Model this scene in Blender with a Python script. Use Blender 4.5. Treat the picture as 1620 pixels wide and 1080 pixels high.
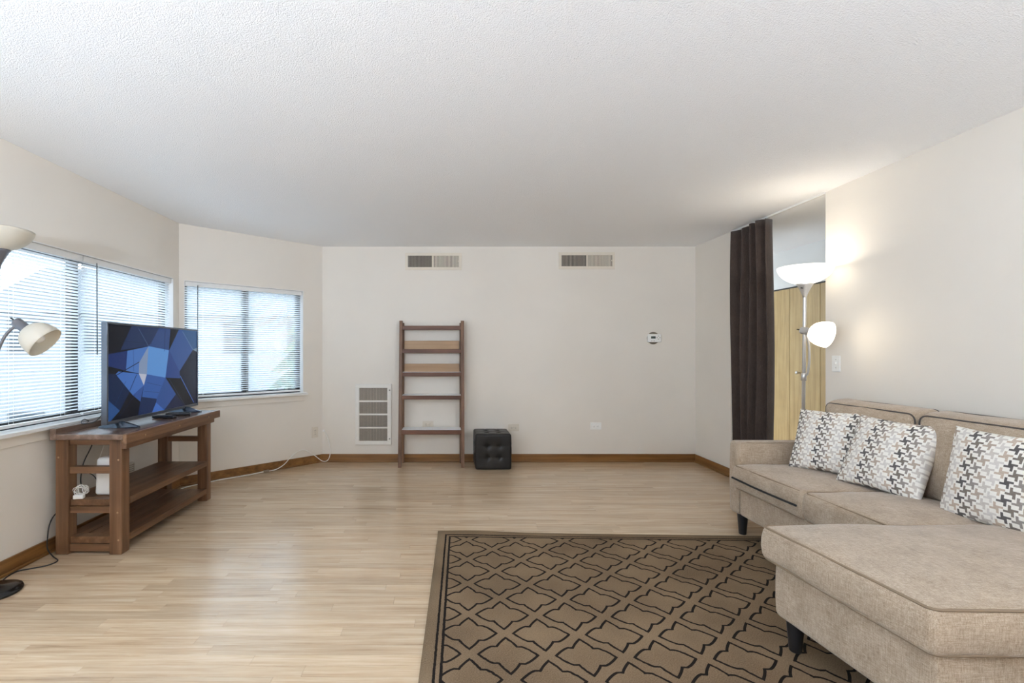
import bpy, math, random
from mathutils import Vector, Matrix, noise

for o in list(bpy.data.objects):
    bpy.data.objects.remove(o)
random.seed(7)
SC = bpy.context.scene
COL = SC.collection

# ------------------------------------------------------------------ camera
F_PX, CX, CY, EYE = 760.0, 705.0, 555.0, 1.256
cam_d = bpy.data.cameras.new('camera')
cam_d.sensor_fit = 'HORIZONTAL'
cam_d.sensor_width = 36.0
cam_d.lens = 36.0 * F_PX / 1620.0
cam_d.shift_x = (810.0 - CX) / 1620.0
cam_d.shift_y = (CY - 540.0) / 1620.0
cam_d.clip_start = 0.02
cam_d.clip_end = 300
cam = bpy.data.objects.new('camera', cam_d)
COL.objects.link(cam)
cam.location = (0, 0, EYE)
cam.rotation_euler = (math.radians(90), 0, 0)
SC.camera = cam

# ------------------------------------------------------------------ world, exposure, lights
SKY = 4.4
wd = bpy.data.worlds.new('overcast_sky')
SC.world = wd
wd.use_nodes = True
bg = wd.node_tree.nodes['Background']
bg.inputs['Color'].default_value = (0.80, 0.94, 1.09, 1)
bg.inputs['Strength'].default_value = SKY
SC.view_settings.view_transform = 'Standard'
SC.view_settings.look = 'None'
SC.view_settings.gamma = 1
SC.view_settings.use_curve_mapping = False
SC.view_settings.exposure = 0.66
SC.cycles.use_denoising = True
SC.cycles.max_bounces = 10
SC.cycles.diffuse_bounces = 7
SC.cycles.adaptive_threshold = 0.02
SC.cycles.transparent_max_bounces = 16
SC.cycles.caustics_reflective = False
SC.cycles.caustics_refractive = False

FILL_LAMP_W = (170.0, 95.0)   # window side, sofa side: fill lamps added out of view behind the camera
HALL_FILL_W = 1.2
TORCH_W = 2.2
READ_W = 0.08
SHADE_EMIT = 1.6


def portal(loc, rot, sx, sy):
    l = bpy.data.lights.new('window_portal', 'AREA')
    l.shape = 'RECTANGLE'
    l.size, l.size_y = sx, sy
    l.cycles.is_portal = True
    o = bpy.data.objects.new('window_portal', l)
    o.location = loc
    o.rotation_euler = rot
    COL.objects.link(o)


# ------------------------------------------------------------------ helpers
def lin(c):
    c = c / 255.0
    return c / 12.92 if c <= 0.04045 else ((c + 0.055) / 1.055) ** 2.4


def rgb(r, g, b):
    return (lin(r), lin(g), lin(b), 1.0)


class NT:
    """small node-tree helper"""
    def __init__(self, name):
        self.m = bpy.data.materials.new(name)
        self.m.use_nodes = True
        self.t = self.m.node_tree
        self.bsdf = self.t.nodes['Principled BSDF']
        self.out = self.t.nodes['Material Output']

    def n(self, kind, **kw):
        nd = self.t.nodes.new(kind)
        for k, v in kw.items():
            setattr(nd, k, v)
        return nd

    def link(self, a, b):
        self.t.links.new(a, b)

    def val(self, sock, v):
        if hasattr(v, 'is_output') or isinstance(v, bpy.types.NodeSocket):
            self.link(v, sock)
        else:
            sock.default_value = v

    def math(self, op, a, b=None, c=None, clamp=False):
        nd = self.n('ShaderNodeMath', operation=op, use_clamp=clamp)
        self.val(nd.inputs[0], a)
        if b is not None:
            self.val(nd.inputs[1], b)
        if c is not None:
            self.val(nd.inputs[2], c)
        return nd.outputs[0]

    def mix(self, fac, a, b, blend='MIX'):
        nd = self.n('ShaderNodeMix', data_type='RGBA', blend_type=blend)
        self.val(nd.inputs[0], fac)
        self.val(nd.inputs[6], a)
        self.val(nd.inputs[7], b)
        return nd.outputs[2]

    def coords(self, kind='Object'):
        return self.n('ShaderNodeTexCoord').outputs[kind]

    def mapping(self, vec, scale=(1, 1, 1), loc=(0, 0, 0), rot=(0, 0, 0)):
        nd = self.n('ShaderNodeMapping')
        self.link(vec, nd.inputs[0])
        nd.inputs['Location'].default_value = loc
        nd.inputs['Rotation'].default_value = rot
        nd.inputs['Scale'].default_value = scale
        return nd.outputs[0]

    def noise(self, vec, scale, detail=3, rough=0.55):
        nd = self.n('ShaderNodeTexNoise')
        if vec is not None:
            self.link(vec, nd.inputs['Vector'])
        nd.inputs['Scale'].default_value = scale
        nd.inputs['Detail'].default_value = detail
        nd.inputs['Roughness'].default_value = rough
        return nd.outputs['Fac']

    def ramp(self, fac, stops):
        nd = self.n('ShaderNodeValToRGB')
        self.link(fac, nd.inputs[0])
        cr = nd.color_ramp
        while len(cr.elements) < len(stops):
            cr.elements.new(0.5)
        for e, (p, c) in zip(cr.elements, stops):
            e.position = p
            e.color = c
        return nd.outputs[0]

    def bump(self, height, strength=0.3, dist=0.01):
        nd = self.n('ShaderNodeBump')
        nd.inputs['Strength'].default_value = strength
        nd.inputs['Distance'].default_value = dist
        self.link(height, nd.inputs['Height'])
        self.link(nd.outputs[0], self.bsdf.inputs['Normal'])

    def base(self, c):
        self.val(self.bsdf.inputs['Base Color'], c)

    def set(self, rough=0.5, metal=0.0, spec=0.5, **kw):
        self.bsdf.inputs['Roughness'].default_value = rough
        self.bsdf.inputs['Metallic'].default_value = metal
        self.bsdf.inputs['Specular IOR Level'].default_value = spec
        for k, v in kw.items():
            self.bsdf.inputs[k].default_value = v


MAT = {}


def simple(name, col, rough=0.5, metal=0.0, spec=0.5, var=0.06, nscale=30.0, bump=0.0):
    t = NT(name)
    v = t.coords()
    nz = t.noise(v, nscale)
    lo = tuple(max(0, x * (1 - var)) for x in col[:3]) + (1,)
    hi = tuple(min(1, x * (1 + var)) for x in col[:3]) + (1,)
    t.base(t.ramp(nz, [(0.3, lo), (0.7, hi)]))
    t.set(rough, metal, spec)
    if bump:
        t.bump(nz, bump, 0.004)
    MAT[name] = t.m
    return t.m


def wood(name, dark, mid, light, axis='X', scale=1.0, rough=0.45, spec=0.4, bump=0.15):
    t = NT(name)
    v = t.coords()
    rnd = t.n('ShaderNodeObjectInfo').outputs['Random']
    off = t.math('MULTIPLY', rnd, 37.0)
    comb = t.n('ShaderNodeCombineXYZ')
    for i in range(3):
        t.link(off, comb.inputs[i])
    add = t.n('ShaderNodeVectorMath', operation='ADD')
    t.link(v, add.inputs[0])
    t.link(comb.outputs[0], add.inputs[1])
    s = {'X': (1.2, 26, 26), 'Y': (26, 1.2, 26), 'Z': (26, 26, 1.2)}[axis]
    mp = t.mapping(add.outputs[0], tuple(k * scale for k in s))
    n1 = t.noise(mp, 1.0, 5, 0.6)
    n2 = t.noise(add.outputs[0], 3.0 * scale, 2)
    f = t.math('ADD', t.math('MULTIPLY', n1, 0.75), t.math('MULTIPLY', n2, 0.25))
    t.base(t.ramp(f, [(0.32, dark), (0.5, mid), (0.68, light)]))
    t.set(rough, 0, spec)
    t.bump(n1, bump, 0.003)
    MAT[name] = t.m
    return t.m


class MB:
    """collects shapes, builds ONE mesh object"""
    def __init__(self):
        self.v, self.f, self.sm, self.mi = [], [], [], []

    def add(self, verts, faces, smooth=False, mi=0, xf=None):
        b = len(self.v)
        for p in verts:
            p = Vector(p)
            self.v.append(xf @ p if xf else p)
        for f in faces:
            self.f.append([b + i for i in f])
            self.sm.append(smooth)
            self.mi.append(mi)
        return self

    def box(self, x0, x1, y0, y1, z0, z1, xf=None, mi=0):
        vs = [(x0, y0, z0), (x1, y0, z0), (x1, y1, z0), (x0, y1, z0), (x0, y0, z1), (x1, y0, z1), (x1, y1, z1), (x0, y1, z1)]
        fs = [(0, 3, 2, 1), (4, 5, 6, 7), (0, 1, 5, 4), (1, 2, 6, 5), (2, 3, 7, 6), (3, 0, 4, 7)]
        return self.add(vs, fs, False, mi, xf)

    def hexa(self, pts, mi=0):
        fs = [(0, 3, 2, 1), (4, 5, 6, 7), (0, 1, 5, 4), (1, 2, 6, 5), (2, 3, 7, 6), (3, 0, 4, 7)]
        return self.add(pts, fs, False, mi)

    def prism(self, poly, z0, z1, xf=None):
        n = len(poly)
        vs = [(x, y, z0) for x, y in poly] + [(x, y, z1) for x, y in poly]
        fs = [tuple(range(n - 1, -1, -1)), tuple(range(n, 2 * n))]
        fs += [(i, (i + 1) % n, n + (i + 1) % n, n + i) for i in range(n)]
        return self.add(vs, fs, False, 0, xf)

    def tube(self, pts, r, seg=10, cap=True, radii=None, closed=False):
        pts = [Vector(p) for p in pts]
        n = len(pts)
        vs, fs = [], []
        up = Vector((0.13, 0.27, 0.95)).normalized()
        prev = None
        for i, p in enumerate(pts):
            if closed:
                d = (pts[(i + 1) % n] - pts[i - 1]).normalized()
            else:
                d = (pts[min(i + 1, n - 1)] - pts[max(i - 1, 0)]).normalized()
            if prev is None:
                a = d.cross(up)
                if a.length < 1e-3:
                    a = d.cross(Vector((1, 0, 0)))
                a.normalize()
            else:
                a = (prev - d * prev.dot(d)).normalized()
            prev = a
            b = d.cross(a)
            rr = radii[i] if radii else r
            for k in range(seg):
                t = 2 * math.pi * k / seg
                vs.append(p + a * (math.cos(t) * rr) + b * (math.sin(t) * rr))
        for i in range(n if closed else n - 1):
            j = (i + 1) % n
            for k in range(seg):
                k2 = (k + 1) % seg
                fs.append((i * seg + k, i * seg + k2, j * seg + k2, j * seg + k))
        if cap and not closed:
            fs.append(tuple(range(seg - 1, -1, -1)))
            fs.append(tuple((n - 1) * seg + k for k in range(seg)))
        return self.add(vs, fs, True)

    def lathe(self, prof, seg=32, xf=None):
        n = len(prof)
        vs, fs = [], []
        for r, z in prof:
            for k in range(seg):
                t = 2 * math.pi * k / seg
                vs.append((r * math.cos(t), r * math.sin(t), z))
        for i in range(n - 1):
            for k in range(seg):
                k2 = (k + 1) % seg
                fs.append((i * seg + k, i * seg + k2, (i + 1) * seg + k2, (i + 1) * seg + k))
        if prof[0][0] > 1e-5:
            fs.append(tuple(range(seg - 1, -1, -1)))
        if prof[-1][0] > 1e-5:
            fs.append(tuple((n - 1) * seg + k for k in range(seg)))
        return self.add(vs, fs, True, 0, xf)

    def build(self, name, mat, parent=None, loc=None, bevel=0.0, bseg=2, world=False, rot=None):
        me = bpy.data.meshes.new(name)
        off = Vector((0, 0, 0))
        if world and parent is not None:
            p = parent
            while p is not None:
                off = off + p.location
                p = p.parent
        me.from_pydata([tuple(p - off) for p in self.v], [], self.f)
        for p, s, m in zip(me.polygons, self.sm, self.mi):
            p.use_smooth = s
            p.material_index = m
        for m in (mat if isinstance(mat, (list, tuple)) else [mat]):
            me.materials.append(MAT[m] if isinstance(m, str) else m)
        me.validate()
        o = bpy.data.objects.new(name, me)
        COL.objects.link(o)
        if parent is not None:
            o.parent = parent
        if loc is not None:
            o.location = loc
        if rot is not None:
            o.rotation_euler = rot
        if bevel:
            b = o.modifiers.new('bevel', 'BEVEL')
            b.width = bevel
            b.segments = bseg
            b.limit_method = 'ANGLE'
            b.angle_limit = math.radians(40)
            b.harden_normals = False
        return o


def smooth_by_angle(o, deg=35):
    me = o.data
    for p in me.polygons:
        p.use_smooth = True
    me.set_sharp_from_angle(angle=math.radians(deg))
    return o


def thing(name, label, cat, loc=(0, 0, 0), rot=(0, 0, 0), group=None):
    o = bpy.data.objects.new(name, None)
    o.empty_display_size = 0.1
    COL.objects.link(o)
    o.location = loc
    o.rotation_euler = rot
    tag(o, label, cat, group)
    return o


def tag(o, label, cat, group=None):
    o['label'] = label
    o['category'] = cat
    if group:
        o['group'] = group
    return o


def struct(o, label=None):
    o['kind'] = 'structure'
    if label:
        o['label'] = label
    return o


def stuff(o):
    o['kind'] = 'stuff'
    return o


def share(name, src, parent, loc=(0, 0, 0)):
    """another piece with the same mesh"""
    o = bpy.data.objects.new(name, src.data)
    COL.objects.link(o)
    o.parent = parent
    o.location = loc
    return o


def smooth_path(pts, n=8):
    """Catmull-Rom through pts"""
    P = [Vector(p) for p in pts]
    P = [P[0] * 2 - P[1]] + P + [P[-1] * 2 - P[-2]]
    out = []
    for i in range(1, len(P) - 2):
        for k in range(n):
            t = k / n
            a, b, c, d = P[i - 1], P[i], P[i + 1], P[i + 2]
            out.append(0.5 * ((2 * b) + (c - a) * t + (2 * a - 5 * b + 4 * c - d) * t * t + (3 * b - a - 3 * c + d) * t ** 3))
    out.append(P[-2])
    return out


# ------------------------------------------------------------------ materials
def wall_mat(name, col, amp=0.05):
    t = NT(name)
    v = t.coords()
    n1 = t.noise(v, 1.3, 3)
    n2 = t.noise(v, 260, 2)
    lo = tuple(x * (1 - amp) for x in col[:3]) + (1,)
    t.base(t.ramp(n1, [(0.3, lo), (0.7, col)]))
    t.set(0.62, 0, 0.3)
    t.bump(n2, 0.08, 0.002)
    MAT[name] = t.m


wall_mat('wall_paint', (0.78, 0.728, 0.655, 1))
wall_mat('wall_paint_white', (0.76, 0.76, 0.74, 1), 0.03)
wall_mat('trim_white', (0.80, 0.79, 0.77, 1), 0.03)

t = NT('popcorn_ceiling')
v = t.coords()
n1 = t.noise(v, 120, 4, 0.65)
vor = t.n('ShaderNodeTexVoronoi')
t.link(v, vor.inputs['Vector'])
vor.inputs['Scale'].default_value = 190
hgt = t.math('ADD', n1, t.math('MULTIPLY', vor.outputs['Distance'], -0.5))
t.base((0.915, 0.92, 0.93, 1))
t.set(0.85, 0, 0.1)
t.bump(hgt, 0.5, 0.010)
MAT['popcorn_ceiling'] = t.m

# laminate: tone attribute per plank + grain
t = NT('laminate_oak')
v = t.coords('Object')
att = t.n('ShaderNodeAttribute', attribute_name='tone')
tone = att.outputs['Fac']
comb = t.n('ShaderNodeCombineXYZ')
t.link(t.math('MULTIPLY', tone, 91.0), comb.inputs[0])
t.link(t.math('MULTIPLY', tone, 53.0), comb.inputs[1])
add = t.n('ShaderNodeVectorMath', operation='ADD')
t.link(v, add.inputs[0])
t.link(comb.outputs[0], add.inputs[1])
g1 = t.noise(t.mapping(add.outputs[0], (1.6, 34, 1)), 1.0, 5, 0.62)
g2 = t.noise(t.mapping(add.outputs[0], (5, 110, 1)), 1.0, 3, 0.6)
g3 = t.noise(t.mapping(add.outputs[0], (0.8, 7, 1)), 1.0, 2)
fac = t.math('ADD', t.math('ADD', t.math('MULTIPLY', g1, 0.55), t.math('MULTIPLY', g2, 0.25)), t.math('MULTIPLY', g3, 0.2))
col = t.ramp(fac, [(0.33, rgb(150, 120, 92)), (0.44, rgb(190, 163, 132)), (0.56, rgb(207, 183, 153)), (0.70, rgb(220, 201, 175))])
br = t.math('ADD', t.math('MULTIPLY', tone, 0.17), 0.90)
brc = t.n('ShaderNodeCombineColor')
for i in range(3):
    t.link(br, brc.inputs[i])
t.base(t.mix(1.0, col, brc.outputs[0], 'MULTIPLY'))
t.set(0.24, 0, 0.6)
t.bsdf.inputs['Coat Weight'].default_value = 0.35
t.bsdf.inputs['Coat Roughness'].default_value = 0.2
t.bump(g2, 0.05, 0.002)
MAT['laminate_oak'] = t.m

simple('plank_joint', rgb(120, 92, 66), 0.7)
wood('oak_trim', rgb(96, 62, 30), rgb(130, 90, 48), rgb(152, 108, 62), 'X', 1.0, 0.35)
wood('oak_trim_y', rgb(96, 62, 30), rgb(130, 90, 48), rgb(152, 108, 62), 'Y', 1.0, 0.35)
wood('stand_wood', rgb(76, 52, 36), rgb(110, 78, 54), rgb(140, 106, 78), 'Y', 0.9, 0.4)
wood('stand_wood_z', rgb(76, 52, 36), rgb(110, 78, 54), rgb(140, 106, 78), 'Z', 0.9, 0.4)
wood('stand_wood_x', rgb(82, 56, 38), rgb(116, 83, 58), rgb(146, 110, 80), 'X', 0.9, 0.4)
wood('stand_top', rgb(84, 66, 56), rgb(116, 92, 78), rgb(146, 120, 104), 'Y', 0.9, 0.2, 0.9)
wood('shelf_wood_z', rgb(78, 52, 36), rgb(108, 77, 56), rgb(132, 98, 74), 'Z', 1.2, 0.45)
wood('shelf_wood_x', rgb(72, 46, 34), rgb(98, 64, 48), rgb(122, 84, 64), 'X', 1.2, 0.45)
wood('shelf_lip', rgb(150, 118, 86), rgb(168, 136, 104), rgb(182, 152, 120), 'X', 0.8, 0.5)
wood('closet_oak', rgb(160, 134, 90), rgb(178, 152, 106), rgb(191, 166, 120), 'Z', 1.6, 0.4, 0.4, 0.05)
simple('shelf_white', rgb(236, 236, 238), 0.3, var=0.01)
simple('white_plastic', rgb(238, 237, 233), 0.35, var=0.02)
simple('plate_painted', rgb(214, 204, 188), 0.5, var=0.02)
simple('vent_cream', rgb(222, 212, 196), 0.45, var=0.02)
simple('vent_white', rgb(226, 222, 215), 0.45, var=0.02)
simple('vent_blade', rgb(170, 160, 148), 0.5, var=0.05)
simple('vent_dark', rgb(62, 56, 50), 0.8)
simple('slot_dark', rgb(40, 38, 36), 0.6)
simple('screw_metal', rgb(150, 146, 140), 0.35, 0.8)
simple('bronze_frame', rgb(48, 46, 46), 0.45, 0.3)
simple('steel', rgb(205, 202, 198), 0.35, 0.6, var=0.03)
simple('lamp_grey', rgb(122, 122, 128), 0.38, 0.6, var=0.04)
simple('black_plastic', rgb(26, 26, 28), 0.35)
simple('black_cord', rgb(24, 23, 23), 0.5)
simple('white_cord', rgb(236, 234, 228), 0.45, var=0.02)
simple('coupler_tan', rgb(132, 116, 100), 0.5)
simple('tv_bezel', rgb(96, 100, 108), 0.3, 0.7, var=0.03)
simple('tv_back', rgb(30, 30, 33), 0.5)
simple('tv_foot', rgb(84, 92, 102), 0.22, 0.8, var=0.05)
simple('sofa_leg', rgb(30, 29, 31), 0.45)
simple('sofa_seam', rgb(138, 119, 98), 0.85)
simple('piping_dark', rgb(78, 72, 68), 0.7)
simple('lamp_base', rgb(26, 23, 22), 0.2, 0.0, 0.6)
simple('sensor_grey', rgb(110, 112, 112), 0.4)
simple('lcd', rgb(70, 82, 80), 0.2)
simple('trim_ring', rgb(120, 108, 92), 0.6)
simple('zipper', rgb(24, 24, 27), 0.6)
simple('curtain_clip', rgb(205, 200, 194), 0.35, 0.5)

# leather
t = NT('black_leather')
v = t.coords()
vor = t.n('ShaderNodeTexVoronoi')
t.link(v, vor.inputs['Vector'])
vor.inputs['Scale'].default_value = 260
t.base((0.016, 0.014, 0.013, 1))
t.set(0.36, 0, 0.35)
t.bump(vor.outputs['Distance'], 0.12, 0.002)
MAT['black_leather'] = t.m


def fabric(name, dark, mid, light, rough=0.9, wv=900):
    t = NT(name)
    v = t.coords()
    a = t.noise(t.mapping(v, (30, 420, 420)), 1.0, 3, 0.6)
    b = t.noise(t.mapping(v, (420, 30, 420)), 1.0, 3, 0.6)
    c = t.noise(t.mapping(v, (420, 420, 30)), 1.0, 3, 0.6)
    d = t.noise(v, 9, 2)
    s = t.math('ADD', t.math('ADD', t.math('MULTIPLY', a, 0.29), t.math('MULTIPLY', b, 0.29)), t.math('ADD', t.math('MULTIPLY', c, 0.29), t.math('MULTIPLY', d, 0.13)))
    t.base(t.ramp(s, [(0.38, dark), (0.5, mid), (0.62, light)]))
    t.set(rough, 0, 0.15)
    t.bsdf.inputs['Sheen Weight'].default_value = 0.25
    t.bsdf.inputs['Sheen Roughness'].default_value = 0.5
    t.bump(s, 0.35, 0.004)
    MAT[name] = t.m


fabric('sofa_fabric', rgb(134, 115, 94), rgb(172, 153, 132), rgb(200, 184, 165))
fabric('curtain_fabric', rgb(56, 46, 41), rgb(72, 60, 54), rgb(86, 73, 66), 0.8)

# pillow print (colour attribute) on a weave
t = NT('pillow_print')
att = t.n('ShaderNodeAttribute', attribute_name='print')
v = t.coords()
n1 = t.noise(t.mapping(v, (500, 60, 500)), 1.0, 3)
t.base(t.mix(0.35, att.outputs['Color'], t.ramp(n1, [(0.35, (0.25, 0.25, 0.25, 1)), (0.65, (0.75, 0.75, 0.75, 1))]), 'SOFT_LIGHT'))
t.set(0.9, 0, 0.15)
t.bump(n1, 0.25, 0.003)
MAT['pillow_print'] = t.m

# rug: trellis of pointed quatrefoils, in the rug's own coordinates (origin = far left corner)
RPX, RPY = 0.318, 0.300
RUG_W, RUG_L = 2.40, 3.0
t = NT('rug_weave')
v = t.coords('Object')
nzc = t.n('ShaderNodeTexNoise')
t.link(v, nzc.inputs['Vector'])
nzc.inputs['Scale'].default_value = 60
sep = t.n('ShaderNodeSeparateXYZ')
t.link(v, sep.inputs[0])
jit = t.math('MULTIPLY', t.math('SUBTRACT', nzc.outputs['Fac'], 0.5), 0.006)
ux = t.math('ADD', sep.outputs[0], jit)
uy = t.math('SUBTRACT', t.math('MULTIPLY', sep.outputs[1], -1.0), jit)


def cell(ox, oy):
    ax = t.math('ABSOLUTE', t.math('WRAP', t.math('SUBTRACT', ux, ox), RPX / 2, -RPX / 2))
    ay = t.math('ABSOLUTE', t.math('WRAP', t.math('SUBTRACT', uy, oy), RPY / 2, -RPY / 2))

    def lobe(a, b, w0, t0, tl, ex):
        # signed distance-like value: positive inside the lobe that runs along axis a
        q = t.math('MAXIMUM', t.math('DIVIDE', t.math('SUBTRACT', a, t0), tl), 0.0)
        w = t.math('MULTIPLY', t.math('SUBTRACT', 1.0, t.math('POWER', q, ex)), w0)
        slope = t.math('MULTIPLY', t.math('POWER', q, ex - 1.0), w0 * ex / tl)
        n = t.math('SQRT', t.math('ADD', t.math('MULTIPLY', slope, slope), 1.0))
        return t.math('DIVIDE', t.math('SUBTRACT', w, b), n)
    return t.math('MAXIMUM', lobe(ax, ay, 0.055, 0.062, 0.060, 1.35), lobe(ay, ax, 0.047, 0.040, 0.077, 1.4))


ff = t.math('MAXIMUM', cell(0.195, 0.280), cell(0.195 + RPX / 2, 0.280 + RPY / 2))
line = t.math('LESS_THAN', t.math('ABSOLUTE', ff), 0.0055)
# distance to the nearest rug edge
ed = t.math('MINIMUM', t.math('MINIMUM', ux, t.math('SUBTRACT', RUG_W, ux)), t.math('MINIMUM', uy, t.math('SUBTRACT', RUG_L, uy)))
infield = t.math('GREATER_THAN', ed, 0.088)
line = t.math('MULTIPLY', line, infield)
b1 = t.math('LESS_THAN', t.math('ABSOLUTE', t.math('SUBTRACT', ed, 0.056)), 0.0055)
b2 = t.math('LESS_THAN', t.math('ABSOLUTE', t.math('SUBTRACT', ed, 0.083)), 0.0060)
line = t.math('MAXIMUM', line, t.math('MAXIMUM', b1, b2))
wv = t.noise(t.mapping(v, (420, 160, 1)), 1.0, 2, 0.6)
wv2 = t.noise(t.mapping(v, (160, 420, 1)), 1.0, 2, 0.6)
ws = t.math('MULTIPLY', t.math('ADD', wv, wv2), 0.5)
big = t.noise(v, 2.2, 2)
brown = t.ramp(t.math('ADD', t.math('MULTIPLY', ws, 0.7), t.math('MULTIPLY', big, 0.3)), [(0.36, rgb(92, 76, 58)), (0.5, rgb(122, 102, 80)), (0.64, rgb(146, 124, 98))])
black = t.ramp(ws, [(0.35, rgb(22, 18, 16)), (0.65, rgb(40, 34, 30))])
t.base(t.mix(line, brown, black))
t.set(0.92, 0, 0.1)
t.bump(ws, 0.5, 0.003)
MAT['rug_weave'] = t.m

# blind slats: white, a little light comes through
t = NT('blind_slat')
v = t.coords()
t.base(t.ramp(t.noise(v, 8), [(0.3, (0.88, 0.89, 0.90, 1)), (0.7, (0.92, 0.93, 0.94, 1))]))
t.set(0.4, 0, 0.4)
tr = t.n('ShaderNodeBsdfTranslucent')
tr.inputs[0].default_value = (0.85, 0.9, 0.93, 1)
ms = t.n('ShaderNodeMixShader')
ms.inputs[0].default_value = 0.48
t.link(t.bsdf.outputs[0], ms.inputs[1])
t.link(tr.outputs[0], ms.inputs[2])
t.link(ms.outputs[0], t.out.inputs[0])
MAT['blind_slat'] = t.m

# window glass: thin pane
t = NT('window_glass')
tp = t.n('ShaderNodeBsdfTransparent')
tp.inputs[0].default_value = (0.79, 0.81, 0.815, 1)
gl = t.n('ShaderNodeBsdfGlossy')
gl.inputs['Roughness'].default_value = 0.02
ms = t.n('ShaderNodeMixShader')
ms.inputs[0].default_value = 0.06
t.link(tp.outputs[0], ms.inputs[1])
t.link(gl.outputs[0], ms.inputs[2])
t.link(ms.outputs[0], t.out.inputs[0])
MAT['window_glass'] = t.m
MAT['clear_glass'] = t.m.copy()
for nd in MAT['clear_glass'].node_tree.nodes:
    if nd.type == 'BSDF_TRANSPARENT':
        nd.inputs[0].default_value = (0.94, 0.96, 0.97, 1)


def shade_mat(name, col, emit, ecol):
    t = NT(name)
    v = t.coords()
    t.base(t.ramp(t.noise(v, 12), [(0.3, tuple(x * 0.95 for x in col[:3]) + (1,)), (0.7, col)]))
    t.set(0.4, 0, 0.4)
    if emit:
        t.bsdf.inputs['Emission Color'].default_value = ecol
        t.bsdf.inputs['Emission Strength'].default_value = emit
    else:
        tr = t.n('ShaderNodeBsdfTranslucent')
        tr.inputs[0].default_value = col
        ms = t.n('ShaderNodeMixShader')
        ms.inputs[0].default_value = 0.35
        t.link(t.bsdf.outputs[0], ms.inputs[1])
        t.link(tr.outputs[0], ms.inputs[2])
        t.link(ms.outputs[0], t.out.inputs[0])
    MAT[name] = t.m


shade_mat('shade_lit', (0.9, 0.86, 0.78, 1), SHADE_EMIT, (1.0, 0.92, 0.78, 1))
shade_mat('shade_off', rgb(226, 219, 205), 0, None)
shade_mat('diffuser_lit', (0.9, 0.86, 0.78, 1), 4.0, (1.0, 0.86, 0.66, 1))

# screen: its own light, colour per facet
t = NT('tv_screen')
att = t.n('ShaderNodeAttribute', attribute_name='print')
t.base((0.01, 0.01, 0.012, 1))
t.set(0.22, 0, 0.2)
t.link(att.outputs['Color'], t.bsdf.inputs['Emission Color'])
t.bsdf.inputs['Emission Strength'].default_value = 0.5
MAT['tv_screen'] = t.m

# outdoors
simple('asphalt', (0.44, 0.45, 0.46, 1), 0.9, var=0.12, nscale=0.6)
simple('siding_white', (0.30, 0.31, 0.32, 1), 0.8, var=0.05, nscale=2)
simple('siding_grey', (0.22, 0.24, 0.25, 1), 0.8, var=0.08, nscale=2)
simple('roof_grey', (0.13, 0.14, 0.15, 1), 0.9, var=0.1, nscale=4)
simple('house_glass', (0.05, 0.06, 0.07, 1), 0.2)
simple('fir_green', (0.10, 0.14, 0.10, 1), 0.9, var=0.3, nscale=6)
simple('bark', (0.10, 0.08, 0.07, 1), 0.9)

# ------------------------------------------------------------------ room shell
H = 2.44
LX, BY = -2.474, 5.454
CORN = (LX, 4.455)          # left wall / bay wall
BACKL = (-1.40, BY)
RX = 2.835
REAR = -3.6
RXR = 2.66                  # right wall at the rear
WT = 0.13


class Wall:
    def __init__(self, A, B):
        self.A = Vector((A[0], A[1], 0))
        d = Vector((B[0] - A[0], B[1] - A[1], 0))
        self.L = d.length
        self.d = d.normalized()
        self.n = Vector((self.d.y, -self.d.x, 0))      # into the room
        self.M = Matrix(((self.d.x, self.n.x, 0, A[0]), (self.d.y, self.n.y, 0, A[1]), (0, 0, 1, 0), (0, 0, 0, 1)))
        # note: (s, n, z) is left-handed, so boxes come out inside-out; fixed by recalculating normals in build

    def P(self, s, n, z):
        return self.A + self.d * s + self.n * n + Vector((0, 0, z))

    def box(self, mb, s0, s1, n0, n1, z0, z1):
        p = self.P
        pts = [p(s0, n1, z0), p(s1, n1, z0), p(s1, n0, z0), p(s0, n0, z0), p(s0, n1, z1), p(s1, n1, z1), p(s1, n0, z1), p(s0, n0, z1)]
        # order so that the face normals point outwards
        pts = [pts[0], pts[3], pts[2], pts[1], pts[4], pts[7], pts[6], pts[5]]
        if (pts[1] - pts[0]).cross(pts[3] - pts[0]).z < 0:
            pts = [pts[0], pts[3], pts[2], pts[1], pts[4], pts[7], pts[6], pts[5]]
        mb.hexa(pts)
        return mb


def make_wall(name, A, B, mat, openings=(), e0=0.1, e1=0.1, label=None):
    w = Wall(A, B)
    mb = MB()
    s = -e0
    for (s0, s1, z0, z1) in sorted(openings):
        w.box(mb, s, s0, -WT, 0, 0, H)
        if z0 > 0:
            w.box(mb, s0, s1, -WT, 0, 0, z0)
        if z1 < H:
            w.box(mb, s0, s1, -WT, 0, z1, H)
        s = s1
    w.box(mb, s, w.L + e1, -WT, 0, 0, H)
    o = mb.build(name, mat)
    struct(o, label)
    return w, o


WZ0, WZ1 = 0.795, 1.918
W1S = (2.24 - REAR, 4.368 - REAR)          # window in the left wall (arc length from the rear)
PDS = (-0.3 - REAR, 1.75 - REAR)           # added opening in the left wall, out of view, for extra daylight
wl, wall_left = make_wall('wall_left', (LX, REAR), CORN, 'wall_paint', [(W1S[0], W1S[1], WZ0, WZ1), (PDS[0], PDS[1], 0.55, 2.2)], label='beige side wall with the wide window')
W2S = (0.043, 1.237)
wb, wall_bay = make_wall('wall_bay', CORN, BACKL, 'wall_paint', [(W2S[0], W2S[1], WZ0, WZ1)], label='angled beige wall with the smaller window')
wk, wall_back = make_wall('wall_back', BACKL, (RX, BY), 'wall_paint', label='beige end wall behind ladder shelf and ottoman')
wj, wall_jog = make_wall('wall_right_far', (RX, BY), (RX, 4.78), 'wall_paint', e1=0.0, label='short beige wall beside the brown curtain')
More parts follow.
